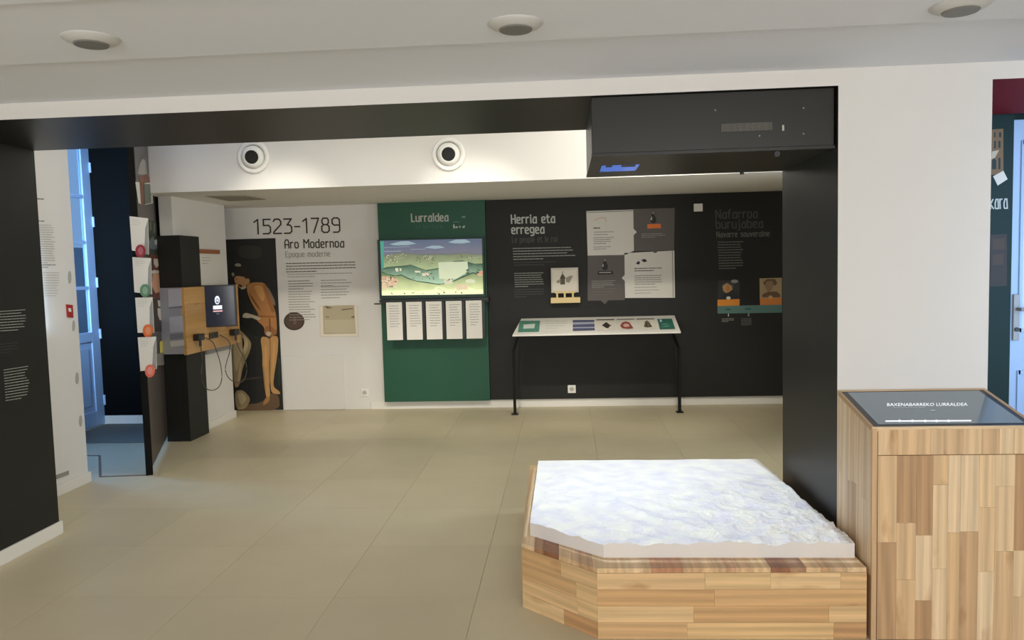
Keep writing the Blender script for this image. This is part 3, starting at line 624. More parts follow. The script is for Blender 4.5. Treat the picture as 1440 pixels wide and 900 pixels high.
flat('lit_landscape', [
    (sky, [lp((36, 76), (1352, 48), (1366, 752), (62, 772))]),
    (cloud, [lp((160, 120), (300, 85), (400, 82), (500, 115), (380, 132), (220, 135)), lp((900, 95), (1000, 62), (1120, 60), (1190, 95), (1080, 112), (960, 108)), lp((600, 165), (700, 138), (800, 140), (860, 165), (740, 180)), lp((90, 160), (420, 148), (420, 152), (90, 166)), lp((430, 184), (620, 178), (620, 183), (430, 190)), lp((90, 208), (310, 205), (300, 213), (90, 216))]),
    (mnt, [lp((90, 260), (200, 240), (260, 222), (340, 220), (420, 235), (560, 240), (700, 235), (800, 226), (900, 240), (1000, 230), (1170, 218), (1230, 240), (1348, 245), (1348, 330), (90, 340))]),
    (hill1, [lp((90, 275), (200, 252), (280, 236), (420, 245), (560, 258), (760, 255), (900, 258), (1100, 240), (1240, 255), (1350, 258), (1352, 400), (700, 520), (70, 460))]),
    (dedge, [lp((62, 436), (120, 410), (250, 398), (330, 392), (430, 378), (520, 414), (620, 448), (780, 422), (980, 334), (1080, 326), (1160, 345), (1230, 366), (1352, 364), (1352, 460), (700, 560), (62, 500))]),
    (hill2, [lp((62, 446), (180, 418), (330, 406), (440, 390), (540, 432), (630, 460), (790, 434), (990, 350), (1100, 342), (1190, 366), (1352, 378), (1352, 560), (900, 640), (640, 640), (420, 590), (200, 560), (62, 490))]),
    (dedge, [lp((60, 462), (130, 496), (230, 516), (310, 503), (400, 548), (500, 583), (640, 600), (760, 622), (820, 622), (960, 586), (1080, 526), (1210, 474), (1352, 500), (1352, 560), (800, 660), (60, 560))]),
    (hill3, [lp((60, 476), (200, 526), (310, 518), (400, 564), (520, 596), (640, 614), (780, 636), (880, 620), (980, 592), (1100, 540), (1210, 492), (1353, 515), (1364, 752), (62, 770))]),
    (glo, [lp((62, 715), (160, 700), (330, 700), (500, 712), (700, 695), (760, 655), (840, 658), (900, 695), (1000, 675), (1060, 640), (1150, 650), (1250, 695), (1364, 695), (1366, 752), (62, 770))]),
    (pk, [lp((62, 530), (130, 525), (200, 545), (270, 570), (270, 620), (200, 660), (66, 700)), lp((1270, 470), (1352, 455), (1352, 520), (1275, 520)), lp((1000, 650), (1060, 625), (1140, 640), (1150, 690), (1010, 700))]),
    (hcl, [lp((776, 350), (1145, 338), (1155, 430), (1120, 490), (1000, 560), (790, 560)), lp((1120, 575), (1180, 560), (1240, 575), (1230, 610), (1130, 612))]),
    (bld, [lp((230, 425), (265, 420), (275, 465), (240, 468)), lp((285, 425), (312, 430), (308, 462), (290, 458)), lp((480, 455), (550, 460), (545, 480), (482, 478)), lp((570, 490), (650, 480), (660, 520), (575, 522)), lp((850, 565), (950, 555), (960, 620), (855, 625))]),
    (tre, dots(150, 600, 95, 70, 26, 9) + dots(180, 340, 70, 40, 10, 7) + dots(600, 330, 160, 50, 12, 8) + dots(600, 530, 140, 40, 14, 9) + dots(1180, 280, 130, 30, 12, 7) + dots(1230, 470, 90, 30, 9, 12) + dots(600, 740, 500, 18, 12, 10) + dots(920, 560, 50, 30, 5, 9)),
    (bld, dots(150, 600, 95, 60, 14, 7) + dots(1060, 660, 90, 30, 14, 6) + dots(260, 270, 120, 30, 7, 6) + dots(650, 290, 60, 25, 9, 7) + dots(1200, 290, 110, 25, 8, 6) + dots(620, 500, 120, 30, 8, 6)),
    (warm, dots(150, 590, 90, 60, 24, 8) + dots(1310, 490, 36, 22, 8, 9) + dots(610, 495, 60, 20, 4, 6)),
    (bld, dots(150, 620, 95, 70, 26, 8) + dots(1060, 680, 110, 28, 22, 9) + dots(180, 310, 80, 50, 14, 7) + dots(1190, 590, 60, 22, 9, 9) + dots(910, 600, 50, 30, 9, 9) + dots(790, 690, 80, 16, 9, 9)),
    (teal, [lp((40, 85), (85, 84), (90, 425), (66, 440), (56, 300))]),
], LBp, .002, lb, step=.0004)
# card rail and the five hanging cards
rl = MB().box(-1.94, -.79, 7.93, 8.05, 1.160, 1.190).tube([(-1.99, 7.91, 1.150), (-.785, 7.91, 1.150)], .007)
rl.build('card_rail', mat('rail_black', (22, 30, 28), .45), t)
cards = ['leftmost', 'second from the left', 'middle', 'second from the right', 'rightmost']
for i in range(5):
    x0 = -1.861 + i * .2088; x1 = x0 + .166
    c = thing('text_card', ((x0 + x1) / 2, 7.9, .765), 'white printed text card hanging under the lit landscape, ' + cards[i] + (' of the five' if i != 2 else ' one of five'), 'card', 'text cards hanging under the lightbox')
    MB().box(x0, x1, 7.894, 7.898, .768, 1.163).build('sheet', PAPER, c)
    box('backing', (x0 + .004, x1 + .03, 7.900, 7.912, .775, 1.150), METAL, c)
    CP = ((0, 7.894, 0), (0, 1, 0))
    px = 547 + i * 28.2
    copytext('body_text', px, 430 - i * .6, 16, 9, 3.6, CP, ink((150, 148, 140)), c, th=.8, off=.0012, seed=i)

# black exhibit panel
t = thing('exhibit_board', (.7, 8.09, .08), 'long matt black exhibit panel with white titles across the back wall', 'display panel')
BX0 = atY(685, 400, 8.09).x
box('board', (-.814, 2.45, 8.09, YB - .001, .092, 2.204), BLACK2, t, bevel=.002)
BPn = ((0, 8.09, 0), (0, 1, 0))
LW = ink((186, 186, 178)); LD = ink((74, 74, 70)); LG = ink((106, 106, 100)); LT = ink((150, 150, 142))
lettering('lettering', 'Herria eta', 719.5, 314, 11.5, 60.5, BPn, LW, t, sw=.17)
lettering('lettering', 'erregea', 720, 328.5, 11.5, 45, BPn, LW, t, sw=.17, slope=-.02)
lettering('lettering', 'Le peuple et le roi', 720.5, 341, 8, 63, BPn, LD, t, sw=.13)
copytext('body_text', 721, 349, 88, 5, 3.8, BPn, LT, t, th=1.2, ragged=.15)
copytext('body_text', 723, 384, 43, 7, 3.1, BPn, LT, t, th=1.0, ragged=.12)
copytext('body_text', 723, 407, 43, 4, 3.4, BPn, LD, t, th=.8, ragged=.12)
copytext('body_text', 722, 369, 60, 2, 3.6, BPn, LD, t, th=.8)
lettering('lettering', 'Nafarroa', 1007, 307, 11.5, 58, BPn, LD, t, sw=.15)
lettering('lettering', 'burujabea', 1007.5, 321, 11.5, 65, BPn, LD, t, sw=.15)
lettering('lettering', 'Navarre souveraine', 1008, 333.5, 7.5, 74, BPn, LG, t, sw=.15)
copytext('body_text', 1009, 340, 36, 11, 3.7, BPn, LG, t, th=1.3, ragged=.15)
# four-part infographic
GYB = ink((92, 86, 82)); WP = ink((214, 210, 200)); ORG = ink((226, 120, 50)); FIG = ink((34, 34, 34)); PKI = ink((210, 176, 156))
def ip(*p): return [(820 + x / 6.207, 285 + y / 6.207) for x, y in p]
flat('infographic', [
    (WP, [ip((28, 74), (438, 60), (444, 420), (360, 458), (40, 470)), ip((360, 440), (796, 418), (802, 830), (366, 832))]),
    (GYB, [ip((438, 56), (800, 46), (794, 416), (446, 424)), ip((40, 462), (358, 456), (364, 850), (40, 856))]),
    (WP, [ip((438, 225), (468, 256), (440, 285)), ip((362, 630), (338, 658), (364, 684))]),
    (GYB, [ip((596, 422), (664, 420), (628, 442)), ip((150, 852), (222, 850), (190, 886))]),
    (ORG, [ip((560, 188), (678, 184), (680, 222), (562, 226))]),
    (FIG, [ip((588, 150), (600, 95), (612, 84), (622, 110), (636, 130), (638, 168), (618, 182), (596, 172)), ip((162, 560), (176, 520), (188, 500), (202, 516), (216, 548), (214, 580), (190, 592), (172, 584)), ip((130, 598), (258, 596), (264, 624), (126, 630)), ip((460, 534), (482, 508), (498, 522), (488, 540)), ip((506, 500), (540, 490), (560, 512), (530, 520))]),
    (ink((196, 188, 176)), [ip((586, 150), (600, 118), (604, 150)), ip((604, 86), (616, 84), (614, 100)), ip((164, 560), (178, 530), (178, 556)), ip((182, 498), (194, 498), (192, 512)), ip((140, 608), (244, 606), (244, 612), (140, 614))]),
    (PKI, [ip((90, 150), (150, 128), (196, 130), (204, 170), (198, 172), (190, 138), (150, 136), (94, 158))]),
    (FIG, [ip((778, 420), (782, 420), (788, 826), (784, 826)), ip((30, 84), (436, 68), (436, 72), (30, 88))]),
], BPn, .002, t)
TI = ink((120, 114, 104)); 
for a in ((834.5, 320, 27, 1, 3.6, ink((90, 84, 76)), 1.6), (835, 326, 36, 2, 3.6, TI, .8), (834.5, 334, 30, 4, 2.8, TI, .8), (834.5, 347, 33, 2, 3, TI, .7), (902, 328.5, 37, 3, 2.4, LT, .8), (832, 395, 36, 4, 2.8, LT, .9), (832, 406, 36, 3, 4, GRY if False else LG, .8), (892, 377, 40, 2, 3.4, ink((90, 84, 76)), 1.1), (892, 387.5, 40, 5, 3, TI, .8), (892, 404, 40, 3, 4, TI, .6)):
    copytext('body_text', a[0], a[1], a[2], a[3], a[4], BPn, a[5], t, th=a[6], off=.0045, slope=-.02)
# timeline with two portraits
flat('timeline_print', [
    (ink((44, 44, 48)), [[(1009, 394.5), (1040, 393.5), (1040, 422), (1009.5, 422.6)]]),
    (ink((150, 148, 142)), [ell(1033, 395.6, 5, 2.6, 14)]), (ink((70, 62, 56)), [ell(1024, 403, 8.5, 6.5, 18)]),
    (ink((176, 148, 100)), [[(1016, 402), (1022, 398), (1029, 402), (1030, 407), (1022.5, 413), (1017, 409)]]),
    (ink((190, 116, 56)), [[(1022, 401), (1026, 402), (1027, 408), (1023, 411), (1021, 406)]]),
    (ink((30, 34, 40)), [[(1014, 416), (1022, 412), (1032, 408), (1039, 418), (1039, 421), (1014, 421)]]),
    (ink((222, 140, 44)), [[(1009, 421.4), (1040, 420.6), (1040, 429.6), (1009, 430.4)]]),
    (ink((172, 150, 112)), [[(1068, 391.5), (1099.5, 390.5), (1099.5, 420), (1068.5, 421)]]),
    (ink((108, 84, 60)), [[(1073, 397), (1079, 392.4), (1090, 392.4), (1093, 398), (1090, 402), (1086, 399), (1080, 396), (1075, 402)], [(1072, 414), (1080, 410), (1092, 410), (1097, 414), (1097, 418), (1072, 418)]]),
    (ink((148, 118, 90)), [[(1077, 396), (1086, 395), (1088, 401), (1085, 408), (1080, 410), (1076, 404)]]),
    (ink((214, 132, 60)), [[(1068.5, 419.6), (1099.5, 418.6), (1099.5, 428.6), (1069, 429.4)]]),
    (ink((88, 124, 120)), [[(1009, 430.4), (1099.8, 428.4), (1099.8, 439.6), (1009, 441)]]),
    (ink((40, 96, 78)), [[(1020, 434), (1028, 433.6), (1028, 436), (1020, 436.4)], [(1048, 433.4), (1056, 433), (1056, 435.4), (1048, 435.8)]]),
    (ink((220, 216, 206)), [ell(1024.4, 419, 3.1, 2.3, 14), [(1023.8, 441), (1025, 441), (1025, 445), (1023.8, 445)]]), (ink((206, 168, 112)), [ell(1083.5, 418, 3, 2.5, 14)]),
    (ink((110, 130, 126)), [[(1051.5, 440), (1054, 440), (1054, 445), (1051.5, 445)]]),
], BPn, .002, t)
copytext('body_text', 1015, 448, 18, 3, 2.0, BPn, LT, t, th=.8, off=.003)
copytext('body_text', 1042, 448, 19, 5, 2.1, BPn, LG, t, th=.9, off=.003)
socket(804, 547, 8.09, 'white wall socket low on the long black panel')
c = atY(981.5, 292, 8.09); o = box('wall_sensor', (c.x - .045, c.x + .045, 8.068, 8.0895, c.z - .04, c.z + .04), PLAST, bevel=.004)
tag(o, 'small square white sensor high on the black panel left of the grey title', 'sensor')

# picture on its little wooden stand
t = thing('picture_stand', (0, 8.09, 1.10), 'small square drawing of a house on a pale wooden bracket on the black panel', 'picture')
pa = atY(774.6, 377, 8.05); pb = atY(813, 411, 8.05)
box('picture_board', (pa.x, pb.x + .005, 8.035, 8.05, pb.z, pa.z), ink((206, 198, 182)), t, bevel=.002)
box('picture_mount', (pa.x + .03, pb.x - .03, 8.05, 8.089, pb.z + .05, pa.z - .05), METAL, t)
def pp(*p): return [(765 + x / 12.86, 365 + y / 12.86) for x, y in p]
flat('drawing', [(ink((222, 214, 198)), [pp((150, 195), (590, 180), (596, 570), (160, 580))]), (ink((70, 64, 50)), [pp((285, 345), (320, 270), (345, 262), (388, 330), (385, 345)), pp((326, 215), (342, 215), (338, 265), (330, 265))]),
    (ink((92, 84, 62)), [pp((296, 345), (380, 340), (380, 450), (294, 452))]), (ink((152, 142, 122)), [pp((395, 330), (470, 295), (520, 290), (500, 340), (460, 420), (400, 410)), pp((225, 390), (290, 350), (290, 420), (240, 430))])], ((0, 8.035, 0), (0, 1, 0)), .0012, t)
LWD = mat('pale_birch', (226, 200, 142), .55, noise_amt=.06, nscale=12)
sa = atY(774.5, 418.8, 8.02); sb = atY(816, 425.5, 8.02)
box('ledge', (sa.x, sb.x, 8.0, 8.089, sb.z, sa.z), LWD, t, bevel=.003)
for x in (783.5, 794.2, 805.6):
    c = atY(x, 415, 8.03); box('stand_leg', (c.x - .010, c.x + .010, 8.015, 8.032, sa.z, pb.z + .012), LWD, t)
c0 = atY(780, 411.5, 8.02); c1 = atY(809, 411.5, 8.02); box('cross_bar', (c0.x, c1.x, 8.008, 8.028, c0.z - .008, c0.z + .012), LWD, t)

# slanted reading desk with legs
t = thing('reading_desk', (.3, 7.73, 0), 'long slanted white reading desk with pictures on two black legs before the black panel', 'desk')
A = atY(733, 447.5, 8.08); B = atY(948.5, 444, 8.08); C_ = atY(957.5, 467, 7.38); D_ = atY(720.5, 471, 7.38)
zb_ = (A.z + B.z) / 2; zf_ = (C_.z + D_.z) / 2
xl = (A.x + D_.x) / 2; xr = (B.x + C_.x) / 2
DN = Vector((0, zf_ - zb_, 8.08 - 7.38)).normalized()
DPt = (xl, 7.38, zf_)
dq = [(A.x, 8.08, zb_), (B.x, 8.08, zb_), (C_.x, 7.38, zf_), (D_.x, 7.38, zf_)]
MB().prism(dq, tuple(DN * -.014)).build('desk_top', PAPER, t, bevel=.002)
DPl = (DPt, tuple(DN))
def dp(*p): return [(710 + x / 5.76, 430 + y / 5.76) for x, y in p]
def vrow(x0, w0): return dp((x0, 104), (x0 + w0, 101), (x0 + w0 + 8, 192), (x0 + 4, 196))
flat('desk_print', [(ink((86, 142, 122)), [dp((120, 122), (286, 120), (276, 210), (104, 214))]), (ink((214, 226, 214)), [dp((152, 152), (245, 145), (238, 182), (148, 186))]),
    (ink((226, 224, 216)), [dp((310, 115), (520, 108), (520, 205), (300, 210))]),
    (ink((84, 88, 118)), [dp((550, 116), (724, 114), (724, 130), (550, 134)), dp((550, 152), (726, 148), (726, 170), (550, 174)), dp((550, 182), (728, 180), (728, 198), (550, 204))]),
    (ink((170, 176, 196)), [dp((550, 134), (724, 130), (724, 148), (550, 152)), dp((550, 174), (726, 170), (727, 180), (550, 182))]),
    (ink((224, 218, 204)), [dp((742, 118), (888, 116), (898, 194), (742, 198)), dp((908, 114), (1052, 112), (1066, 190), (914, 194)), dp((1072, 112), (1214, 108), (1240, 188), (1080, 190))]),
    (ink((66, 62, 58)), [dp((740, 110), (886, 108), (886, 116), (740, 118)), dp((905, 108), (1050, 105), (1050, 111), (905, 114)), dp((1066, 105), (1210, 101), (1210, 107), (1066, 111))]),
    (ink((46, 42, 40)), [dp((785, 160), (808, 140), (822, 132), (846, 150), (864, 160), (846, 168), (838, 182), (820, 180), (798, 166))]),
    (ink((150, 70, 60)), [dp((932, 162), (950, 136), (980, 126), (1010, 136), (1042, 182), (1000, 188), (950, 182))]), (ink((220, 176, 164)), [dp((955, 158), (975, 142), (1005, 150), (1010, 168), (970, 172))]),
    (ink((112, 98, 76)), [dp((1126, 172), (1134, 128), (1150, 118), (1170, 132), (1194, 170), (1160, 176))]), (ink((60, 52, 44)), [dp((1140, 150), (1150, 130), (1156, 170), (1146, 172)), dp((1166, 140), (1188, 168), (1174, 170))]),
    (ink((34, 104, 88)), [dp((1234, 106), (1352, 104), (1380, 186), (1256, 190))]), (ink((226, 230, 222)), [dp((1254, 112), (1266, 110), (1274, 128), (1258, 130))]), (ink((120, 170, 156)), [dp((1270, 146), (1320, 144), (1322, 149), (1272, 151)), dp((1280, 164), (1330, 162), (1332, 167), (1282, 169))])], DPl, .002, t)
copytext('body_text', 766, 451.5, 33, 4, 3.2, DPl, ink((190, 188, 180)), t, th=.6, off=.0035, slope=-.012)
for xx, yy in ((724.5, 582), (956, 580)):
    c = atZ(xx, yy, 0)
    zt = .66
    l = MB().box(c.x - .014, c.x + .014, 7.71, 7.75, .006, zt).build('leg', mat('matt_black_steel', (30, 30, 28), .8, spec=.15), t)
    box('foot', (c.x - .035, c.x + .035, 7.68, 7.78, 0, .006), METAL, l)
    ix_ = c.x + (.07 if xx < 800 else -.07)
    MB().prism([(c.x - .01, 7.73, zt - .03), (c.x - .01, 7.73, zt), (ix_ - .01, 8.088, .925), (ix_ - .01, 8.088, .895)], (.02, 0, 0)).build('bracket', mat('matt_black_steel', (30, 30, 28)), l)

# ================================================================ LEFT SIDE: partition, cards, black pier, monitor
PA = Vector((-3.135, 5.51, 0)); PD = Vector((-.4235, 1, 0)).normalized(); PN = Vector((PD.y, -PD.x, 0))
PE = PA + PD * 2.13; th = .045
t = thing('partition_panel', tuple(PA), 'tall narrow brown partition panel seen edge-on with costume pictures on it', 'display panel')
def slab(a, b, n0, n1, z0, z1): return MB().prism([a + PN * n0 + Vector((0, 0, z0)), b + PN * n0 + Vector((0, 0, z0)), b + PN * n1 + Vector((0, 0, z0)), a + PN * n1 + Vector((0, 0, z0))], (0, 0, z1 - z0))
slab(PA + PD * .04, PE, -th, 0, .06, 2.72).build('panel_board', [SLATE], t)
slab(PA - PD * .0, PA + PD * .04, -th, 0, 0, 2.72).build('post', mat('post_black', (16, 16, 15), .8, spec=.15), t)
slab(PE - PD * .04, PE - PD * .0, -th + .002, -.002, 0, .06).build('post', METAL, t)
PPl = (tuple(PA), tuple(PN))
def a1(*p): return [(170 + x / 5.3, 200 + y / 5.3) for x, y in p]
def a2(*p): return [(170 + x / 4.737, 350 + y / 4.737) for x, y in p]
flat('costume_prints', [
    (ink((150, 148, 140)), [a1((125, 235), (140, 160), (165, 120), (182, 140), (198, 235), (160, 245))]), (ink((120, 78, 60)), [a1((130, 255), (190, 238), (232, 280), (232, 300), (170, 300), (176, 460), (150, 462), (140, 300))]),
    (ink((206, 202, 190)), [a1((108, 296), (138, 298), (150, 462), (130, 452)), a1((200, 300), (235, 300), (240, 455), (180, 466), (176, 305)), a1((238, 284), (268, 290), (278, 355), (256, 350))]),
    (ink((104, 112, 100)), [a1((172, 310), (222, 312), (226, 450), (180, 462))]),
    (ink((44, 50, 44)), [a1((200, 580), (306, 600), (312, 830), (210, 850))]),
    (ink((112, 124, 100)), [a1((214, 590), (225, 588), (228, 650), (218, 660)), a1((244, 600), (254, 600), (254, 670), (246, 680)), a1((278, 606), (296, 612), (298, 660), (284, 690))]),
    (ink((96, 108, 116)), [a1((205, 740), (240, 700), (252, 730), (280, 720), (276, 790), (250, 800), (215, 790))]), (ink((186, 186, 178)), [a1((250, 730), (272, 722), (270, 760), (254, 770))]),
    (ink((104, 50, 34)), [a2((196, 40), (298, 42), (318, 330), (312, 500), (250, 330), (200, 320))]),
    (ink((60, 44, 38)), [a2((196, 60), (216, 62), (216, 320), (204, 318))]),
    (ink((206, 196, 184)), [a2((218, 65), (245, 66), (252, 110), (236, 128), (220, 100)), a2((204, 148), (222, 140), (268, 146), (268, 162), (206, 164))]),
    (ink((200, 150, 122)), [a2((212, 164), (266, 166), (272, 280), (232, 296), (206, 250))]),
    (ink((48, 40, 36)), [a2((212, 330), (290, 335), (300, 550), (222, 552))]), (ink((214, 206, 192)), [a2((244, 340), (268, 345), (272, 385), (250, 384)), a2((244, 395), (280, 395), (286, 460), (260, 478), (246, 440))]), (ink((150, 90, 64)), [a2((268, 340), (282, 360), (290, 470), (284, 490), (276, 400))]),
    (ink((216, 206, 96)), [a2((258, 620), (276, 610), (300, 640), (304, 690), (260, 694))]), (ink((130, 128, 124)), [a2((238, 700), (300, 690), (300, 770), (240, 780))]),
], PPl, .0015, t)
BC = [('maroon', (150, 44, 56)), ('sage green', (96, 140, 108)), ('orange', (222, 108, 48)), ('coral pink', (226, 112, 92))]
tops = [[(182, 304), (207.7, 307), (208.8, 358), (185.4, 352)], [(186, 361.5), (212, 363), (213.3, 414), (189, 411)], [(190, 418.6), (214, 418), (216.5, 468), (193.6, 468)], [(193.6, 474.5), (219, 473.5), (220, 519), (197.4, 522)]]
bads = [(198, 353), (204.5, 408.5), (208.5, 465), (211.5, 521.5)]
for i in range(4):
    q = [atY(x, y, 5.46) for x, y in tops[i]]; c = atY(*bads[i], 5.44)
    t = thing('flip_card', (q[0].x, 5.46, q[3].z), 'white flip card with a %s round badge on the brown partition edge' % BC[i][0], 'card', 'flip cards on the partition edge')
    MB().prism([q[0], q[1], q[2], q[3]], (0, .006, 0)).build('sheet', PAPER, t)
    # shading of the card's curl, painted grey along the right side
    flat('curl_shade', [(ink((150, 152, 148)), [[(tops[i][1][0] - 3.5, tops[i][1][1] + 14), (tops[i][1][0] + .2, tops[i][1][1] + 2), (tops[i][2][0], tops[i][2][1]), (tops[i][2][0] - 6, tops[i][2][1] - 1)]])], ((0, 5.46, 0), (0, 1, 0)), .0012, t)
    copytext('body_text', tops[i][0][0] + 4, tops[i][0][1] + 5, 13, 3, 3, ((0, 5.46, 0), (0, 1, 0)), ink((196, 196, 190)), t, th=.7, off=.0012, slope=.06)
    bq = [atY(x, y, 5.452) for x, y in ell(bads[i][0], bads[i][1], 6.5, 9, 24)]
    MB().prism(bq, (0, -.012, 0)).build('badge', ink(BC[i][1]), t)
    b2 = [atY(x, y, 5.4385) for x, y in ell(bads[i][0] - .3, bads[i][1], 3.8, 5.6, 20)]
    MB().prism(b2, (0, -.002, 0)).build('badge_centre', ink(tuple(min(255, int(v * .7 + 70)) for v in BC[i][1])), t)
    pz = atY(tops[i][2][0] - 2, tops[i][2][1] + 1, 5.47)
    box('clip', (-3.16, -3.10, 5.467, 5.5095, q[3].z + .08, q[3].z + .11), METAL, t)

# black pier cladding with timber board
t = thing('black_pier', (-3.5, 6.64, 0), 'black painted column with a timber board beside the brown partition', 'column')
box('side_panel', (-3.478, -3.40, 6.64, 7.0, 0, 1.857), BLACK2, t, bevel=.002)
box('front_panel', (-3.618, -3.478, 6.64, 6.679, 0, 1.857), BLACK2, t, bevel=.002)
t = thing('timber_board', (-3.38, 7.2, .79), 'light oak board wrapped around the black column behind the small monitor', 'board')
mtx = Matrix.Translation((-3.385, 7.2, 1.09)) @ Matrix.Rotation(math.pi / 2, 4, 'Z')
for i, (a, b) in enumerate([(.79, .94), (.94, 1.09), (1.09, 1.24), (1.24, 1.392)]):
    mb = MB().box(-3.399, -3.37, 6.598, 7.73, a + .0005, b - .0005)
    mesh_obj('plank', mb.v, mb.f, WOOD3, t, matrix=Matrix.Translation((-3.385, 7.2, a)) @ Matrix.Rotation(math.pi / 2, 4, 'Z'))
pf = MB().box(-3.62, -3.40, 6.598, 6.638, .80, 1.392).build('printed_end', ink((150, 150, 160)), t)
flat('photo_strip', [(ink((176, 178, 190)), [[(236, 407), (255, 406), (256, 430), (237, 432)], [(238, 446), (257, 444), (258, 466), (239, 468)]]), (ink((120, 120, 134)), [[(237, 432), (256, 430), (256.5, 433), (237, 434)], [(239, 470), (258, 468), (258, 476), (239, 478)]]), (ink((190, 186, 186)), [[(239, 480), (259, 478), (259, 486), (240, 488)]])], ((0, 6.598, 0), (0, 1, 0)), .0015, pf)

# monitor turned towards the room
ml = atY(273, 433, 6.97); mr_ = atY(332, 428, 7.06)
cx = (ml + mr_) / 2; dx = (mr_ - ml); dx.z = 0; wd = dx.length; dx.normalize(); nn = Vector((dx.y, -dx.x, 0))
t = thing('monitor', (cx.x, cx.y, 1.0), 'small black wall monitor showing a white portrait logo on the timber board', 'monitor')
zt, zbm = 1.402, 1.006
def obx(c, hx, n0, n1, z0, z1):
    a = c - dx * hx; b = c + dx * hx
    return MB().prism([Vector((a.x, a.y, z0)) + nn * n0, Vector((b.x, b.y, z0)) + nn * n0, Vector((b.x, b.y, z0)) + nn * n1, Vector((a.x, a.y, z0)) + nn * n1], (0, 0, z1 - z0))
c0 = Vector((cx.x, cx.y, 0))
obx(c0, wd / 2, -.035, 0, zbm, zt).build('bezel', mat('monitor_black', (20, 21, 24), .35), t, bevel=.003)
obx(c0, wd / 2 - .016, 0, .0015, zbm + .018, zt - .014).build('screen', mat('screen_off_blue', (8, 9, 14), .18, emit=(30, 32, 42), estr=1), t)
MB().prism([c0 - dx * .1 - nn * .035 + Vector((0, 0, 1.15)), c0 - dx * .02 - nn * .035 + Vector((0, 0, 1.15)), Vector((-3.37, 7.24, 1.15)), Vector((-3.37, 7.16, 1.15))], (0, 0, .1)).build('wall_bracket', METAL, t)
MPl = (tuple(c0 + nn * .0015), tuple(nn))
eW = ink((200, 205, 215), 'screen_white', emit=(205, 212, 228), estr=1); eR = ink((200, 150, 150), 'screen_red', emit=(190, 150, 160), estr=1); eD = ink((60, 64, 84), 'screen_dim', emit=(70, 76, 100), estr=1)
flat('logo', [(eW, [ell(305.5, 422, 3.6, 6, 18), [(299.6, 430), (312.2, 429.2), (312.4, 434.6), (299.8, 435.2)]]), (eD, [ell(305.6, 423, 2.2, 3.6, 14)]), (eW, [ell(305.6, 422.6, 1.3, 1.8, 10)]), (eR, [[(299.6, 437), (313, 436.2), (313, 438), (299.8, 438.8)]]), (eD, [[(304, 440.4), (308.6, 440), (308.6, 441.6), (304, 442)]])], MPl, .001, t)

# headsets with cords and the outlet between them
for i, (px, py, Yh) in enumerate([(280.5, 474, 0), (330.5, 467, 0)]):
    c = atX(px, py, -3.33)
    t = thing('audio_handset', tuple(c), ['black audio handset hooked on the timber board, left one nearest the black column', 'black audio handset hooked on the timber board, right one below the monitor corner'][i], 'handset', 'handsets on the timber board')
    MB().box(c.x - .039, c.x + .03, c.y - .05, c.y + .05, c.z - .032, c.z + .03).build('earpiece', METAL, t, bevel=.01)
    MB().tube([(c.x, c.y + .01, c.z - .03), (c.x, c.y + .01, c.z - .085)], .012).build('grip', METAL, t)
    if i == 0: pts = [(283.5, 483), (284.5, 505), (283.5, 530), (288, 544), (297, 549), (307, 545), (312, 532), (310, 512), (304, 492), (299, 481), (292, 475)]
    else: pts = [(332, 476), (336, 490), (344, 505), (347, 520), (343, 534), (334, 538), (323, 533), (317, 521), (319, 508), (323, 494), (322, 480), (314, 471)]
    P3 = [atX(x, y, -3.345 if i == 0 else -3.33) for x, y in pts]
    P3[-1].x = -3.362; P3[0] = Vector((c.x, c.y + .01, c.z - .08))
    sm = []
    for k in range(len(P3) - 1):
        p0 = P3[max(k - 1, 0)]; p1 = P3[k]; p2 = P3[k + 1]; p3 = P3[min(k + 2, len(P3) - 1)]
        for s_ in (0, .25, .5, .75):
            sm.append(.5 * ((2 * p1) + (p2 - p0) * s_ + (2 * p0 - 5 * p1 + 4 * p2 - p3) * s_ ** 2 + (3 * p1 - p0 - 3 * p2 + p3) * s_ ** 3))
    sm.append(P3[-1])
    MB().tube(sm, .0045, 6).build('cord', ink((84, 80, 72)), t, smooth=True)
c = atX(301, 471.5, -3.36)
t = thing('cable_outlet', tuple(c), 'dark double cable outlet on the timber board under the monitor', 'socket')
box('cover_plate', (-3.369, -3.358, c.y - .09, c.y + .09, c.z - .028, c.z + .028), ink((60, 58, 52)), t, bevel=.003)
for s_ in (-.04, .04): MB().lathe([(.016, 0), (.016, .002)], (-3.358, c.y + s_, c.z), (1, 0, 0), 16).build('jack', METAL, t)
# paper sign and shelf strip on the left wall
t = thing('paper_notice', (-3.48, 7.4, 1.4), 'white paper notice with a brown wooden strip along its top on the left wall', 'notice')
MB().box(-3.479, -3.475, 7.13, 7.61, 1.36, 1.72).build('sheet', PAPER, t)
MB().box(-3.479, -3.46, 7.10, 7.56, 1.705, 1.745).build('wooden_strip', ink((158, 98, 58)), t)
copytext('body_text', 284, 362, 14, 3, 4, ((-3.475, 0, 0), (1, 0, 0)), ink((170, 168, 160)), t, th=.9, off=.0015, slope=-.0)
MB().box(-3.479, -3.44, 7.12, 7.68, .735, .785).build('grey_rail', ink((150, 150, 148)), tag(thing('wall_duct', (-3.47, 7.4, .73), 'grey cable duct on the left wall just under the timber board', 'duct'), 'grey cable duct on the left wall just under the timber board', 'duct'))

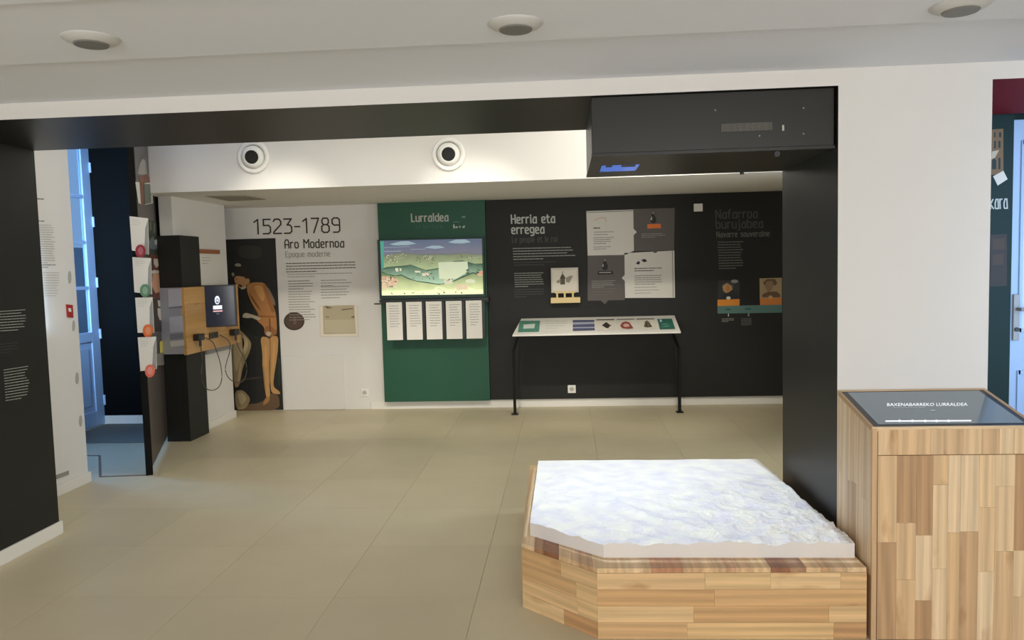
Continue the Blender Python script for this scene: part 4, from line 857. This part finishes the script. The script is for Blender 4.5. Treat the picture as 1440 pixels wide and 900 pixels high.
# ================================================================ MAP TABLE
def stave(parent, poly, d, axis, m=WOOD):
    """one lamella: 4-corner polygon extruded by d, grain along axis"""
    c = sum((Vector(p) for p in poly), Vector()) / len(poly)
    ax = Vector(axis).normalized(); dz = Vector(d).normalized(); ay = dz.cross(ax).normalized(); ax = ay.cross(dz)
    mtx = Matrix((ax, ay, dz)).transposed().to_4x4(); mtx.translation = c
    mb = MB().prism(poly, d)
    return mesh_obj('stave', mb.v, mb.f, m, parent, matrix=mtx)
def clad(parent, O, U, V, lu, lv, n, wv, lens, m, seed, th=.008, gp=.0004):
    """face O + U*lu + V*lv, staves run along U in rows of height wv"""
    rnd = random.Random(seed); O, U, V, n = Vector(O), Vector(U).normalized(), Vector(V).normalized(), Vector(n).normalized()
    rows = max(1, round(lv / wv)); wv = lv / rows
    for r in range(rows):
        u0 = 0; u1 = rnd.uniform(.25, 1) * lens[1]
        while u0 < lu - 1e-4:
            if lu - u1 < lens[0] * .4: u1 = lu
            a, b, c_, d_ = u0 + gp, min(u1, lu) - gp, r * wv + gp, (r + 1) * wv - gp
            pr = rnd.uniform(0, .0003)
            stave(parent, [O + U * a + V * c_ + n * pr, O + U * b + V * c_ + n * pr, O + U * b + V * d_ + n * pr, O + U * a + V * d_ + n * pr], -n * th, U, m)
            u0 = u1; u1 = u0 + rnd.uniform(*lens)
t = thing('map_table', (.5, 3.8, 0), 'low pine-stave table with a cut corner carrying the white relief map', 'table')
ZT = .29
FL, FR, LL, BL, BR = Vector((.105, 3.005, 0)), Vector((1.158, 3.02, 0)), Vector((-.213, 3.29, 0)), Vector((-.235, 4.61, 0)), Vector((1.158, 4.61, 0))
def outline(ins):
    return [FL + Vector((ins * .4, ins, 0)), FR + Vector((-ins, ins, 0)), BR + Vector((-ins, -ins, 0)), BL + Vector((ins, -ins, 0)), LL + Vector((ins, ins * .4, 0))]
core = MB().prism([p + Vector((0, 0, .0)) for p in outline(.0085)], (0, 0, ZT - .02)).build('core', WOODC, t)
fp = bpy.data.objects.new('front_panel', None)
up = Vector((0, 0, 1))
def face_group(name, a, b, z0, z1, seed, wv, lens, m=WOOD2):
    U = (b - a); n = Vector((U.y, -U.x, 0)).normalized(); L_ = U.length
    mb = MB(); q0 = a - n * .0083; q1 = b - n * .0083
    base = mesh_obj(name, [q0 + up * z0, q1 + up * z0, q1 + up * z1, q0 + up * z1], [[0, 1, 2, 3]], WOODC, t)
    clad(base, a + up * z0, U, up, L_, z1 - z0, n, wv, lens, m, seed)
face_group('front_panel', FL, FR, 0.0, ZT - .02, 11, .068, (.25, .6))
face_group('corner_panel', LL, FL, 0.0, ZT - .02, 5, .068, (.16, .34))
face_group('left_panel', BL, LL, 0.0, ZT - .02, 8, .068, (.25, .6))
face_group('right_panel', FR, BR, 0.0, ZT - .02, 9, .068, (.25, .6))
top = mesh_obj('top_board', [p + up * (ZT - .0195) for p in outline(.004)], [[0, 1, 2, 3, 4]], WOODC, t)
rnd = random.Random(21); x = -.235
def yfront(x):
    if x < LL.x: return 3.29 + (x - LL.x) * 0
    if x < FL.x: return LL.y + (FL.y - LL.y) * (x - LL.x) / (FL.x - LL.x)
    return FL.y + (FR.y - FL.y) * (x - FL.x) / (FR.x - FL.x)
while x < 1.157:
    x1 = min(x + rnd.uniform(.03, .075), 1.158)
    if x < LL.x: x1 = LL.x
    elif x < FL.x < x1: x1 = FL.x
    y0a, y0b = yfront(x + .0003), yfront(x1 - .0003)
    ym = 3.05 + rnd.uniform(.35, 1.2)
    if x1 <= LL.x + 1e-6:
        stave(top, [BL + up * ZT, LL + up * ZT, (-.2127, 3.29, ZT), (-.2127, 4.61, ZT)][::-1], (0, 0, -.019), (0, 1, 0), WOOD); x = x1; continue
    for (a, b, c_) in ((y0a, y0b, ym), (ym, ym, 4.61)):
        stave(top, [(x + .0003, a, ZT), (x1 - .0003, b, ZT), (x1 - .0003, c_ - .0005, ZT), (x + .0003, c_ - .0005, ZT)], (0, 0, -.019), (0, 1, 0), WOOD4 if x > LL.x + .03 else WOOD)
    x = x1

# relief map: plaster block with terrain
def hgt(x, y):
    p = Vector((x * 5.5, y * 5.5, 0))
    r = 0; a = 1; tot = 0
    for i in range(5):
        r += a * (1 - abs(noise.noise(p * (2 ** i) + Vector((3.1, 7.7, i * 9.3))))*2); tot += a; a *= .52
    r = max(0, r / tot)
    back = max(0, min(1, (4.50 - y) / 1.3)); amp = .003 + .030 * back ** 1.2 * (.55 + .65 * max(0, (x + .2) / 1.35) ** 1.5)
    return .343 + amp * (r - .35)
bx0, bx1, by0, by1 = -.178, 1.148, 3.12, 4.51
nx, ny = 210, 220; cut = Vector((.138, 3.12)); cutl = Vector((-.178, 3.385))
idx = {}; V_ = []; F_ = []; M_ = []
def inside_y(x):   # front limit of the block at x
    return cutl.y + (cut.y - cutl.y) * (x - cutl.x) / (cut.x - cutl.x) if x < cut.x else by0
def backx(s): return bx1 + (1.098 - bx1) * s
for i in range(nx + 1):
    for j in range(ny + 1):
        s_ = j / ny
        xx = bx0 + (bx1 - bx0) * i / nx
        yf_ = inside_y(xx); y = yf_ + (by1 - yf_) * s_
        xs = bx0 + (xx - bx0) * (backx(s_) - bx0) / (bx1 - bx0)
        V_.append((xs, y, hgt(xs, y)))
def id_(i, j): return i * (ny + 1) + j
for i in range(nx):
    for j in range(ny): F_.append([id_(i, j), id_(i + 1, j), id_(i + 1, j + 1), id_(i, j + 1)])
base0 = len(V_)
rim = [id_(i, 0) for i in range(nx)] + [id_(nx, j) for j in range(ny)] + [id_(i, ny) for i in range(nx, 0, -1)] + [id_(0, j) for j in range(ny, 0, -1)]
for r_ in rim: V_.append((V_[r_][0], V_[r_][1], ZT))
for k in range(len(rim)):
    k2 = (k + 1) % len(rim); F_.append([rim[k2], rim[k], base0 + k, base0 + k2])
F_.append([base0 + k for k in range(len(rim))][::-1])
o = mesh_obj('relief_map', V_, F_, PLASTER)
tag(o, 'white plaster relief map of mountains lit by the projector on the low pine table', 'relief map')

# ================================================================ KIOSK
t = thing('kiosk', (1.47, 3.2, 0), 'tall pine-stave kiosk with a slanted touch screen against the white pier', 'kiosk')
KX0, KX1, KY0, KY1 = 1.172, 1.785, 3.012, 3.392
zf, zk = .847, .930
core = MB()
P_ = [(KX0 + .0085, KY0 + .0085, 0), (KX0 + .0085, KY1, 0), (KX0 + .0085, KY1, zk - .03), (KX0 + .0085, KY0 + .0085, zf - .03)]
core.prism(P_, (KX1 - KX0 - .017, 0, 0)); core.build('core', WOODC, t)
def kface(name): return mesh_obj(name, [(KX0 + .01, KY0 + .0087, .01), (KX1 - .01, KY0 + .0087, .01), (KX1 - .01, KY0 + .0087, .02), (KX0 + .01, KY0 + .0087, .02)], [[0, 1, 2, 3]], WOODC, t)
seam = .737; ex = .022
fr1 = kface('front_rail'); clad(fr1, (KX0 + ex, KY0, seam + .0015), up, (-1, 0, 0), zf - seam - .0105, -(KX1 - KX0 - 2 * ex), (0, -1, 0), .068, (.3, .5), WOOD, 2) if False else None
def vclad(parent, x0, x1, z0, z1, y, wv, lens, m, seed):   # vertical staves on a face towards -Y
    rnd = random.Random(seed); n = max(1, round((x1 - x0) / wv)); ws = [(rnd.uniform(.75, 1.25)) for _ in range(n)]; s = sum(ws); x = x0
    for w_ in ws:
        xb = x + w_ / s * (x1 - x0); z = z1; zn = z1 - rnd.uniform(.2, 1) * lens[1]
        while z > z0 + 1e-4:
            if zn - z0 < lens[0] * .4: zn = z0
            pr = rnd.uniform(0, .0003)
            stave(parent, [(x + .0003, y - pr, z - .0004), (xb - .0003, y - pr, z - .0004), (xb - .0003, y - pr, zn + .0004), (x + .0003, y - pr, zn + .0004)], (0, .008, 0), (0, 0, 1), m)
            z = zn; zn = z - rnd.uniform(*lens)
        x = xb
vclad(fr1, KX0 + ex, KX1 - ex, seam + .0012, zf - .010, KY0, .062, (.3, .5), WOOD, 2)
dr = kface('front_door'); vclad(dr, KX0 + ex, KX1 - ex, .004, seam - .0012, KY0, .062, (.18, .42), WOOD, 6)
se = kface('side_edge'); vclad(se, KX0, KX0 + ex - .0022, 0, zf - .001, KY0, .03, (.4, .7), WOOD, 3)
se2 = kface('side_edge'); vclad(se2, KX1 - ex + .0022, KX1, 0, zf - .001, KY0, .03, (.4, .7), WOOD, 4)
def ztop(y): return zf + (zk - zf) * (y - KY0) / (KY1 - KY0)
for side, X_, d in (('left', KX0, .008), ('right', KX1, -.008)):
    sp = mesh_obj('side_panel', [(X_ + d * 1.05, KY0 + .02, .01), (X_ + d * 1.05, KY1 - .02, .01), (X_ + d * 1.05, KY1 - .02, .02)], [[0, 1, 2]], WOODC, t)
    rnd = random.Random(31 if side == 'left' else 32); y = KY0 + .0082
    while y < KY1 - 1e-4:
        y2 = min(y + rnd.uniform(.045, .075), KY1); y2 = KY1 if KY1 - y2 < .02 else y2
        zc_ = rnd.uniform(.2, .7)
        for za, zb2, ta, tb in ((zc_, None, ztop(y) - .0192, ztop(y2) - .0192), (0, zc_, None, None)):
            A_ = (X_, y + .0003, za + .0004); B_ = (X_, y2 - .0003, za + .0004)
            if zb2 is None: poly = [A_, B_, (X_, y2 - .0003, tb), (X_, y + .0003, ta)]
            else: poly = [A_, B_, (X_, y2 - .0003, zb2 - .0004), (X_, y + .0003, zb2 - .0004)]
            stave(sp, poly, (d, 0, 0), (0, 0, 1), WOOD)
        y = y2
# slanted top: timber rim around the screen
SN = Vector((0, -(zk - zf), KY1 - KY0)).normalized(); SU = Vector((0, KY1 - KY0, zk - zf)).normalized(); SL = Vector((0, KY1 - KY0, zk - zf)).length
O0 = Vector((KX0, KY0, zf)); XU = Vector((1, 0, 0)); W_ = KX1 - KX0
def tq(x0, x1, s0, s1, n=0): return [O0 + XU * x0 + SU * s0 + SN * n, O0 + XU * x1 + SU * s0 + SN * n, O0 + XU * x1 + SU * s1 + SN * n, O0 + XU * x0 + SU * s1 + SN * n]
rim_ = mesh_obj('top_rim', tq(.012, W_ - .012, .012, SL - .012, -.02), [[0, 1, 2, 3]], WOODC, t)
e_ = .014
for q, ax in ((tq(0, W_, -.001, .006), XU), (tq(0, W_ * .45, SL - e_, SL), XU), (tq(W_ * .45, W_, SL - e_, SL), XU), (tq(0, .009, .006, SL - e_), SU), (tq(W_ - e_, W_, .006, SL - e_), SU)):
    stave(rim_, q, tuple(SN * -.018), ax, WOOD)
MB().prism(tq(.0095, W_ - e_ - .0005, .0065, SL - e_ - .0005, -.002), tuple(SN * -.012)).build('screen_bezel', mat('bezel_black', (24, 24, 26), .3), t)
sc = MB().prism(tq(.034, W_ - e_ - .022, .030, SL - e_ - .012, -.0005), tuple(SN * -.0015)).build('touch_screen', mat('touch_glass', (10, 12, 16), .12, emit=(92, 102, 108), estr=1, spec=.6), t)
SPl = (tuple(O0), tuple(SN))
def letters_small(name, txt, px, py, h, width, plane, mt, parent):
    cu = bpy.data.curves.new(name, 'FONT'); cu.body = txt; cu.resolution_u = 2
    ob = bpy.data.objects.new(name + '_tmp', cu); COL.objects.link(ob); bpy.context.view_layer.update()
    me0 = bpy.data.meshes.new_from_object(ob.evaluated_get(bpy.context.evaluated_depsgraph_get()))
    xs = [v.co.x for v in me0.vertices]; ys = [v.co.y for v in me0.vertices]; a, b = min(xs), max(xs); lo, hi = min(ys), max(ys)
    pt, n = Vector(plane[0]), Vector(plane[1])
    vs = [on(px + width * (v.co.x - a) / (b - a), py - .5 * (v.co.x - a) / (b - a) - h * (v.co.y - lo) / (hi - lo), pt + n * .0012, n) for v in me0.vertices]
    fs = [list(p.vertices) for p in me0.polygons]
    bpy.data.objects.remove(ob)
    return mesh_obj(name, vs, fs, mt, parent)
eT = ink((220, 222, 224), 'screen_text', emit=(224, 228, 232), estr=1); eS = ink((120, 126, 130), 'screen_text_dim', emit=(126, 134, 140), estr=1)
letters_small('lettering', 'BAXENABARREKO LURRALDEA', 1247.5, 571, 4.2, 113, SPl, eT, sc)
copytext('body_text', 1256, 573.2, 104, 1, 3, SPl, eS, sc, th=.7, off=.0012, slope=-.004, ragged=0)
flat('slider_bar', [(eT, [[(1245, 591.2), (1366, 590.6), (1366, 592.4), (1245, 593)]] + [ell(x, 591.8, 2.2, 1.5, 12) for x in (1265, 1283, 1301, 1317, 1334)]), (eS, [[(1309, 576.4), (1315, 576.2), (1315, 578), (1309, 578.2)]])], SPl, .0012, sc)
